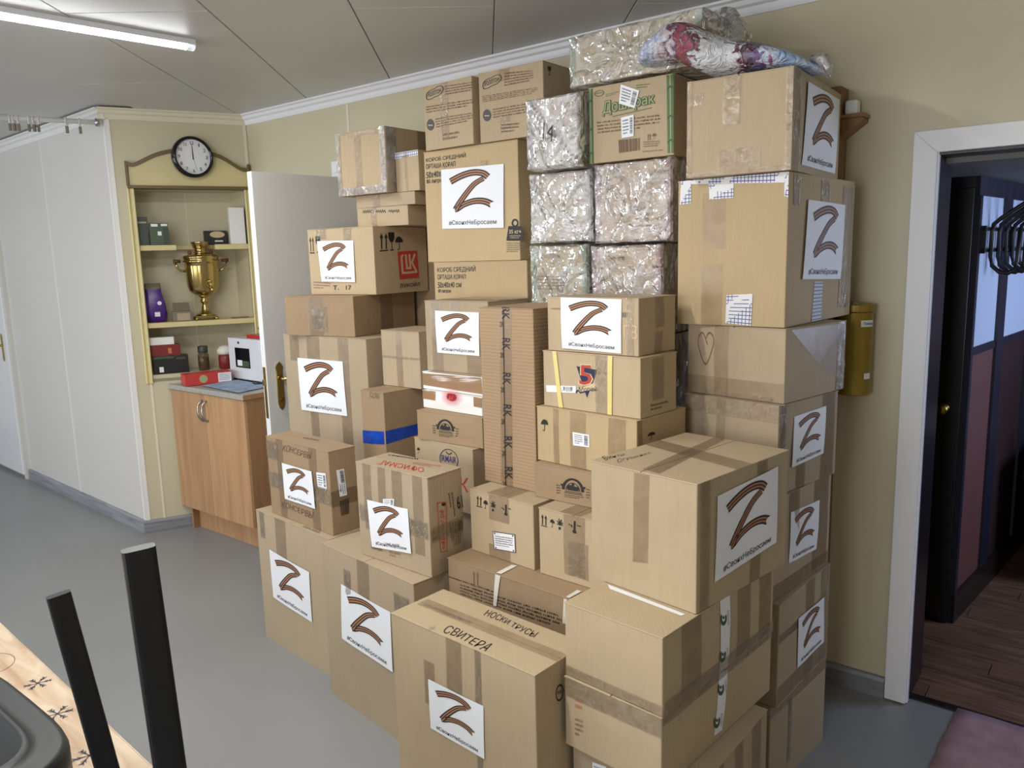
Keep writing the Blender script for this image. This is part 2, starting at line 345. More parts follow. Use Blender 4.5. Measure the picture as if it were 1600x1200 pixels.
    if kind == 'scribble': return U(scribble(arg or 2, rnd))
    if kind == 'lines': return U(text_lines(arg, rnd))
    if kind == 'rect': return U([rect(0, 0, 1, 1)])
    if kind == 'text': return U(text_polys(arg))
    if kind == 'bold': return U(text_polys(arg, True))
    if kind in ('hand', 'handw'):
        P = text_polys(arg, 'thin'); return U([[(a+.10*(b-.5)/max(len(arg), 2)*2+.006*math.sin(9*a), b*(1+.12*math.sin(7*a+1))+.14*math.sin(5*a)) for a, b in p] for p in P])
    if kind == 'hand_lt': return U(text_polys(arg), 'tan_lt')
    raise ValueError(kind)
# ---------------------------------------------------------------- room materials
mat('wall_cream', rgb(205, 196, 166), .42, var=.03, vscale=1.5, bump=.03, bscale=200)
mat('wall_cream_daylit', rgb(218, 214, 206), .42, var=.02, vscale=1.5)  # same cream wall, with the bluish daylight put into its colour
mat('strip', rgb(228, 220, 196), .35); mat('strip_w', rgb(236, 234, 230), .35)
mat('ceil', rgb(196, 194, 190), .40, var=.04, vscale=2, bump=.10, bscale=90)
mat('white_trim', rgb(240, 240, 242), .35); mat('white_gloss', rgb(236, 236, 236), .22)
mat('door_grey', rgb(214, 214, 212), .35)
mat('floor_lino', rgb(142, 143, 143), .38, var=.06, vscale=1.2, bump=.06, bscale=260)
wood('base_wood', rgb(120, 122, 128), rgb(152, 153, 158), (3, 3, 60))
mat('lamp_body', rgb(226, 228, 232), .4); mat('lamp_clear', rgb(235, 240, 245), .1, alpha=.45)
m, nt, b = new_mat('lamp_glow'); b.inputs['Emission Color'].default_value = (.93, .97, 1, 1); b.inputs['Emission Strength'].default_value = LAMP_STRENGTH; b.inputs['Base Color'].default_value = (1, 1, 1, 1)
mat('brass', rgb(192, 170, 112), .18, metal=1); mat('brass_old', rgb(150, 122, 64), .35, metal=1, var=.15, vscale=30)
mat('steel', rgb(180, 180, 182), .28, metal=1); mat('black_plastic', rgb(30, 30, 32), .45); mat('black_gloss', rgb(16, 16, 20), .12)
wood('cab_wood', rgb(176, 132, 92), rgb(196, 154, 112), (26, 26, 1.6)); wood('cab_side', rgb(150, 110, 72), rgb(170, 128, 88), (26, 26, 1.6))
wood('dark_wood', rgb(84, 52, 30), rgb(122, 78, 44), (30, 30, 2)); wood('plank_wood', rgb(92, 66, 50), rgb(140, 106, 82), (4, 46, 40), .4)
mat('worktop', rgb(168, 166, 158), .35, var=.12, vscale=60)
mat('frame_cream', rgb(214, 200, 146), .4, var=.04, vscale=8); mat('frame_brown', rgb(108, 86, 46), .4)
mat('niche_in', rgb(204, 195, 166), .5)
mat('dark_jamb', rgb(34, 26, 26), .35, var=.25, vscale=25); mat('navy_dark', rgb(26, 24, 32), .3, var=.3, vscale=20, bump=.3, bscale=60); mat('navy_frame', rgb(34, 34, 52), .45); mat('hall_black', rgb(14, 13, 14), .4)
mat('hall_red_shaded', rgb(52, 30, 30), .55); mat('hall_white', rgb(206, 218, 240), .5); mat('hall_red', rgb(112, 70, 66), .55); mat('hall_ceiling', rgb(120, 118, 116), .6)
mat('leather', rgb(40, 27, 22), .35, bump=.3, bscale=40)
mat('rug_pink', rgb(186, 150, 156), .95, var=.14, vscale=16, bump=.9, bscale=300)
mat('canister', rgb(150, 126, 44), .35, metal=.35, var=.08, vscale=10)
mat('glass_jar', rgb(90, 70, 44), .1, alpha=.6); mat('tea_green', rgb(52, 66, 58), .4); mat('tea_green2', rgb(70, 88, 62), .4)
mat('purple', rgb(78, 36, 128), .3, bump=.4, bscale=22); mat('grey_box', rgb(120, 112, 94), .5); mat('red_box', rgb(196, 62, 58), .4); mat('red_plastic', rgb(190, 36, 34), .3)
mat('dark_box', rgb(34, 34, 34), .35); mat('wine_box', rgb(124, 34, 32), .4); mat('napkin', rgb(226, 222, 212), .8)
mat('towel', rgb(150, 170, 196), .9, var=.22, vscale=14, bump=.5, bscale=150)
mat('appliance', rgb(222, 224, 228), .25)
def flat_tube_black(): pass
mat('tube_black', rgb(22, 22, 26), .32, var=.2, vscale=40); mat('shell_black', rgb(34, 35, 36), .42, bump=.10, bscale=400)

# ---------------------------------------------------------------- shell
Z = 2.52; YB = 2.885
fl = MB().box(-9.2, 2.0, -2.0, 2.935, -.05, 0).build('floor', 'floor_lino'); struct(fl)
ce = MB().box(-9.3, 2.0, -2.0, 3.0, Z, Z+.08).build('ceiling', 'ceil'); struct(ce)
e_, n_ = Vector((-.65, .76)).normalized(), Vector((.76, .65)).normalized()
for k in range(-4, 4):                              # diagonal ceiling boards, real gaps between them
    n0 = .57+.507*(k-1); n1 = n0+.507; st = 2.99+(0 if k % 2 else 1.1)
    for j in range(-2, 3):
        a0 = st+2.4*(j-1); a1 = a0+2.4
        if a1 < -1.2 or a0 > 5.8: continue
        g = .0022; pts = [(e_*a+n_*q) for a, q in ((a0+g, n0+g), (a1-g, n0+g), (a1-g, n1-g), (a0+g, n1-g))]
        if min(p.y for p in pts) > 2.88 or max(p.y for p in pts) < -1.6: continue
        MB().prism([(p.x, p.y) for p in pts], Z-.010, Z-.0005).build('ceiling_board', 'ceil', ce, bevel=.002)
# back wall: cream panels with joint strips, doorway at the right
wb = struct_empty('wall_back')
xs = [-4.345, -3.40, -2.42, -1.44]
MB().box(-4.6, -.60, YB+.012, YB+.10, 0, Z).build('wall_core', 'wall_cream', wb)
for x0, x1 in zip(xs, xs[1:]): MB().box(x0+.001, x1-.001, YB, YB+.012, 0, Z).build('wall_panel', 'wall_cream', wb)
for x in xs[1:3]: MB().box(x-.009, x+.009, YB-.003, YB+.002, .07, Z-.05).build('joint_strip', 'strip', wb)
MB().prism([(-1.439, 0), (-.60, 0), (-.60, 1.95), (.34, 1.95), (.34, 0), (2.0, 0), (2.0, Z), (-1.439, Z)], YB, YB+.10, 'y').build('wall_panel', 'wall_cream', wb)
struct(MB().box(1.9, 2.0, -1.8, YB, 0, Z).build('wall_right', 'wall_cream'))
struct(MB().box(-9.2, -9.1, -1.8, 3.0, 0, Z).build('wall_left', 'wall_cream_daylit'))
wf = struct_empty('wall_front')
for x0, x1, z0, z1 in ((-9.2, -7.2, 0, Z), (-7.2, -5.2, 0, .82), (-7.2, -5.2, 2.18, Z), (-5.2, -4.5, 0, Z), (-4.5, -2.5, 0, .82), (-4.5, -2.5, 2.18, Z), (-2.5, -1.55, 0, Z), (-1.55, .05, 0, .82), (-1.55, .05, 2.18, Z), (.05, 2.0, 0, Z)):
    MB().box(x0, x1, -1.8, -1.68, z0, z1).build('wall_panel', 'wall_cream', wf)
for i, (x0, WW) in enumerate(((-4.5, 2.0), (-7.2, 2.0), (-1.55, 1.6))):
    w = struct_empty('window_%d' % (i+1))
    for a in ((x0, x0+.05, .82, 2.18), (x0+WW-.05, x0+WW, .82, 2.18), (x0+WW/2-.025, x0+WW/2+.025, .82, 2.18)): MB().box(a[0], a[1], -1.78, -1.71, a[2], a[3]).build('window_frame', 'white_trim', w)
    for z in (.82, 2.13): MB().box(x0, x0+WW, -1.78, -1.71, z, z+.05).build('window_frame', 'white_trim', w)
# niche wall (turned) and far wall
C0 = Vector((-4.68, 2.19, 0)); AN = math.atan2(.90081, .43421); LN = .7715
wn = struct_empty('wall_niche'); wn.location = C0; wn.rotation_euler[2] = AN
for s0, s1, z0, z1 in ((0, .105, 0, .95), (.105, LN, 0, .95), (0, .10, .95, 2.07), (.745, LN, .95, 2.07), (0, LN, 2.07, Z)): MB().box(s0, s1, 0, .03, z0, z1).build('wall_panel', 'wall_cream', wn)
MB().box(.098, .110, -.003, .001, .075, .925).build('joint_strip', 'strip', wn)
MB().box(LN-.022, LN-.004, -.004, .002, .07, 2.47).build('joint_strip', 'strip', wn)
MB().box(-.004, .024, -.004, .004, .07, 2.47).build('corner_strip', 'strip_w', wn)
FA = math.atan2(.0447, -.999); F0 = Vector((-4.68, 2.19, 0))
wl = struct_empty('wall_far'); wl.location = F0; wl.rotation_euler[2] = FA
for t0, t1 in ((0, 1.02), (1.02, 2.04), (2.04, 4.6)): MB().box(t0+.001, t1-.001, -.06, 0, 0, Z).build('wall_panel', 'wall_cream_daylit', wl)
MB().box(1.013, 1.027, -.001, .003, .07, 2.47).build('joint_strip', 'strip_w', wl)
MB().box(-.004, .022, -.002, .004, .07, 2.47).build('corner_strip', 'strip_w', wl)
def crown(p0, p1, nrm, name, m='white_trim'):
    p0, p1, n = Vector(p0), Vector(p1), Vector(nrm).normalized(); prof = [(0, 2.452), (.009, 2.452), (.014, 2.462), (.020, 2.478), (.034, 2.484), (.042, 2.498), (.058, 2.502), (.058, Z-.009), (0, Z-.009)]
    mb = MB(); k = len(prof); P = [[(p.x+n.x*a, p.y+n.y*a, z) for a, z in prof] for p in (p0, p1)]
    for i in range(k): mb.face([P[0][i], P[0][(i+1) % k], P[1][(i+1) % k], P[1][i]])
    mb.face(P[0]); mb.face(P[1]); struct(mb.build(name, m))
dN = Vector((.43421, .90081)); nN = Vector((.90081, -.43421)); C1 = Vector((-4.345, 2.885))
crown((-4.36, YB), (1.9, YB), (0, -1), 'trim_1'); crown((C0.x-.012, C0.y-.03), (C1.x, C1.y), nN, 'trim_2', 'strip'); crown((-4.66, 2.19), (-9.1, 2.19+4.42*.0447), (-.0447, -.999), 'trim_3', 'strip_w')
def base(p0, p1, nrm, name):
    p0, p1, n = Vector(p0), Vector(p1), Vector(nrm).normalized(); prof = [(0, 0), (.016, 0), (.016, .066), (.010, .078), (0, .08)]
    mb = MB(); P = [[(p.x+n.x*a, p.y+n.y*a, z) for a, z in prof] for p in (p0, p1)]
    for i in range(5): mb.face([P[0][i], P[0][(i+1) % 5], P[1][(i+1) % 5], P[1][i]])
    mb.face(P[0]); mb.face(P[1]); struct(mb.build(name, 'base_wood'))
base((-3.3, YB), (-.617, YB), (0, -1), 'baseboard_back'); base((C0.x-.006, C0.y-.014), (C0.x+dN.x*.32, C0.y+dN.y*.32), nN, 'baseboard_niche'); base((-4.672, 2.19), (-6.73, 2.19+2.05*.0447), (-.0447, -.999), 'baseboard_far')
# doorway casing, jamb, threshold
d2 = struct_empty('door_2')
MB().prism([(-.615, 0.006), (-.545, 0.006), (-.545, 1.915), (-.615, 1.985)], YB-.016, YB, 'y').build('casing', 'white_trim', d2, bevel=.002)
MB().prism([(-.615, 1.985), (-.545, 1.915), (.29, 1.915), (.36, 1.985)], YB-.016, YB, 'y').build('casing', 'white_trim', d2, bevel=.002)
MB().prism([(.36, 0.006), (.29, 0.006), (.29, 1.915), (.36, 1.985)], YB-.016, YB, 'y').build('casing', 'white_trim', d2, bevel=.002)
MB().box(-.60, -.541, YB, YB+.022, 0.004, 1.93).build('jamb_edge', 'white_trim', d2)
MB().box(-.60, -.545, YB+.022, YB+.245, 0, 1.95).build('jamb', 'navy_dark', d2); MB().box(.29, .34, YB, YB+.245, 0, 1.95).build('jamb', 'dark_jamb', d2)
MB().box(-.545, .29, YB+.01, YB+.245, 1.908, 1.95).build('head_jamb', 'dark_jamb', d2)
MB().box(-.545, .29, 2.93, 2.965, -.02, .006).build('threshold', 'dark_jamb', d2)
# ---------------------------------------------------------------- hall behind the doorway
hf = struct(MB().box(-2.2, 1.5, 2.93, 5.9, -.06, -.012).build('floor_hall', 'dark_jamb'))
proto = {}
for i in range(28):
    y0 = 2.968+i*.102; off = (i*.47) % 1.25
    for j in range(2):
        x0 = -1.75+off+j*1.25-.0
        if x0 > .75: continue
        o = MB().box(0, 1.247, 0, .100, -.012, .001)
        if 'p' not in proto: q = o.build('floor_plank', 'plank_wood', hf, loc=(x0, y0, 0)); proto['p'] = q
        else:
            q = proto['p'].copy(); C.objects.link(q); q.parent = hf; q.location = (x0, y0, 0)
struct(MB().box(-2.2, 1.5, 3.02, 5.9, 1.89, 1.95).build('ceiling_hall', 'hall_ceiling'))
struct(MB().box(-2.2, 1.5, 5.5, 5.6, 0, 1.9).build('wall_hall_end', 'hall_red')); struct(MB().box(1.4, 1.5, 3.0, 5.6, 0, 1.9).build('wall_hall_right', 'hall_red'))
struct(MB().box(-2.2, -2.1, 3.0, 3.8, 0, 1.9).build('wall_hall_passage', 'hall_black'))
hd = struct_empty('door_3')
MB().box(-1.35, -.55, 3.64, 3.68, 0.004, 1.845).build('door_leaf', 'hall_black', hd, bevel=.003)
MB().box(-2.2, -.55, 3.66, 3.74, 1.845, 1.89).build('door_head', 'navy_frame', hd)
MB().lathe([(.0, 0), (.022, .0), (.022, .006), (.010, .01), (.010, .03), (.022, .036), (.024, .05), (.012, .06)], 14).build('door_knob', 'brass_old', hd, smooth=True, loc=(-.61, 3.638, .95)).rotation_euler = (R(90), 0, 0)
wh = struct_empty('wall_hall_left'); wh.location = (-.533, 3.66, 0); wh.rotation_euler[2] = math.atan2(.99462, .10363)
HL = 1.9
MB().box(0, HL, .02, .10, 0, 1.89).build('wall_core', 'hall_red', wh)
MB().box(0, HL, 0, .02, 1.815, 1.89).build('head_rail', 'navy_frame', wh)
for a0, a1 in ((0, .03), (.395, .505), (.98, 1.06), (1.5, 1.56)): MB().box(a0, a1, -.006, .02, 0, 1.815).build('post', 'navy_frame', wh)
for a0, a1 in ((.03, .395), (.505, .98), (1.06, 1.5)):
    MB().box(a0, a1, .006, .02, 1.20, 1.815).build('window_pane', 'hall_white', wh)
    MB().box(a0, a1, .0, .02, 1.165, 1.20).build('mid_rail', 'navy_frame', wh)
    MB().box(a0, a1, .006, .02, .13, 1.165).build('lower_panel', 'hall_red' if a0 < .1 else 'hall_red_shaded', wh)  # beyond the first post the shadow is put into a darker red
MB().box(0, HL, -.008, .006, 0, .13).build('skirting', 'dark_jamb', wh)
# cartons: front-left-bottom corner x,y,z, turn, width, depth, height (metres)
BOX={
 'A1':(-2.8954,1.8234,0.0000,-0.0914,0.5633,0.2500,0.5835),
 'A2':(-2.7999,1.8388,0.5835,-0.0778,0.4511,0.1221,0.3320),
 'B1':(-2.2899,1.6996,0.0000,-0.1185,0.5543,0.2800,0.6025),
 'B2':(-2.0813,1.7118,0.6025,-0.0293,0.3581,0.1550,0.3360),
 'C1':(-1.5891,1.4023,0.0000,-0.0572,0.5330,0.2021,0.6375),
 'D1':(-1.0308,1.4880,0.0000,-0.0114,0.3356,0.4221,0.4168),
 'D2':(-1.0364,1.4648,0.4168,-0.0737,0.2771,0.5566,0.1838),
 'D3':(-1.0384,1.4729,0.6006,-0.0904,0.2796,0.5381,0.1896),
 'E':(-1.0646,1.6364,0.7902,-0.1422,0.3176,0.4205,0.3144),
 'F1':(-1.0816,2.1354,0.0000,-0.0923,0.3298,0.4000,0.2995),
 'F2':(-1.0814,2.1243,0.2995,-0.0497,0.3452,0.3958,0.3214),
 'F3':(-1.0764,2.1057,0.6209,-0.1067,0.3151,0.4184,0.3058),
 'F4':(-1.0832,2.2040,0.9267,-0.1840,0.3201,0.3404,0.2642),
 'F5':(-1.0900,2.2318,1.1909,-0.1836,0.3313,0.3456,0.2133),
 'F6':(-1.1148,2.2083,1.4043,-0.0447,0.3388,0.5392,0.4286),
 'F7':(-1.0595,2.1505,1.8329,0.0569,0.2979,0.5121,0.2679),
 'I1':(-2.3653,2.4302,1.2087,-0.0000,0.5000,0.4000,0.4000),
 'I2':(-2.4048,2.4376,1.6087,0.0048,0.5000,0.4000,0.4569),
 'I3':(-2.3761,2.4229,2.0656,-0.0403,0.2742,0.3800,0.2562),
 'I4':(-2.0767,2.4243,2.0656,0.0155,0.3063,0.3800,0.2610),
 'S':(-1.6963,1.7511,0.0000,-0.0584,0.5260,0.4200,0.6632),
 'R1':(-1.6780,1.8488,0.6632,-0.0822,0.2801,0.3300,0.2105),
 'R2':(-1.3745,1.8216,0.6632,-0.0403,0.2600,0.3300,0.2103),
 'P':(-1.6976,1.9494,0.8738,-0.0710,0.2337,0.2500,0.5889),
 'Q4':(-1.4491,1.9014,0.8735,-0.0008,0.3600,0.2500,0.1102),
 'Q3':(-1.4596,1.9353,0.9837,-0.0997,0.3817,0.2532,0.1749),
 'Q2':(-1.4424,1.9510,1.1586,-0.0914,0.3640,0.1867,0.1751),
 'Q1':(-1.4251,1.9551,1.3337,-0.0496,0.3282,0.2030,0.1651),
 'G1':(-1.7573,2.2990,1.3631,0.0192,0.2509,0.3500,0.3000),
 'G2':(-1.4947,2.3011,1.3538,-0.0004,0.2767,0.3300,0.3000),
 'G3':(-1.7481,2.2938,1.6631,0.0293,0.2617,0.3500,0.2497),
 'G4':(-1.4769,2.2985,1.6538,-0.0092,0.2942,0.3300,0.2685),
 'G5':(-1.7101,2.2294,1.9129,0.0478,0.2222,0.2200,0.2417),
 'G6':(-1.4826,2.2898,1.9223,0.0113,0.3092,0.3300,0.2439),
 'G7':(-1.5492,2.2617,2.1661,0.0121,0.4806,0.4000,0.1694),
 'K1':(-2.8913,2.3769,1.9120,0.0092,0.3177,0.3500,0.2759),
 'K2':(-2.5696,2.4300,1.9120,-0.0011,0.1400,0.2500,0.1679),
 'K3':(-2.8221,2.4141,1.8567,0.0495,0.3600,0.3300,0.0553),
 'K4':(-2.8085,2.4039,1.7709,0.0862,0.3026,0.3500,0.0858),
 'L3':(-3.1203,2.1828,0.6900,-0.0110,0.5871,0.4000,0.6063),
 'L2':(-3.0414,2.1470,1.2963,0.1958,0.3931,0.4644,0.1770),
 'L1':(-3.0261,2.2868,1.4733,0.1139,0.4008,0.3710,0.2977),
 'M1':(-2.4765,2.0846,0.6900,-0.0779,0.1509,0.3500,0.4117),
 'N1':(-2.4808,2.2153,1.1017,-0.0171,0.2284,0.2050,0.2342),
 'J5':(-2.1773,2.0884,0.6900,-0.1000,0.3350,0.3000,0.2490),
 'J4':(-2.1406,2.0727,0.9390,0.0346,0.3224,0.2500,0.1137),
 'J3':(-2.1562,2.1250,1.0526,-0.0581,0.3200,0.2500,0.0697),
 'J2':(-2.1715,2.1436,1.1224,-0.0411,0.3200,0.2500,0.0694),
 'J1':(-2.1769,2.1770,1.1918,0.0020,0.3220,0.2400,0.2727),
 'W1':(-2.1700,2.1000,0.0000,-0.0500,0.3400,0.3000,0.6900),
 'W2':(-3.1000,2.1900,0.0000,0.0000,0.6000,0.4200,0.6900),
 'W3':(-2.4700,2.1100,0.0000,0.0000,0.2500,0.3100,0.6900),
 'I0':(-2.3653,2.4300,0.0000,0.0000,0.5000,0.4000,1.2087),
 'T0':(-2.8300,2.7120,0.0000,0.0000,0.3600,0.1400,1.7709),
 'G0a':(-1.7573,2.3000,0.0000,0.0000,0.2500,0.3400,1.3631),
 'G0b':(-1.4947,2.3000,0.0000,0.0000,0.2800,0.3300,1.3538),
}
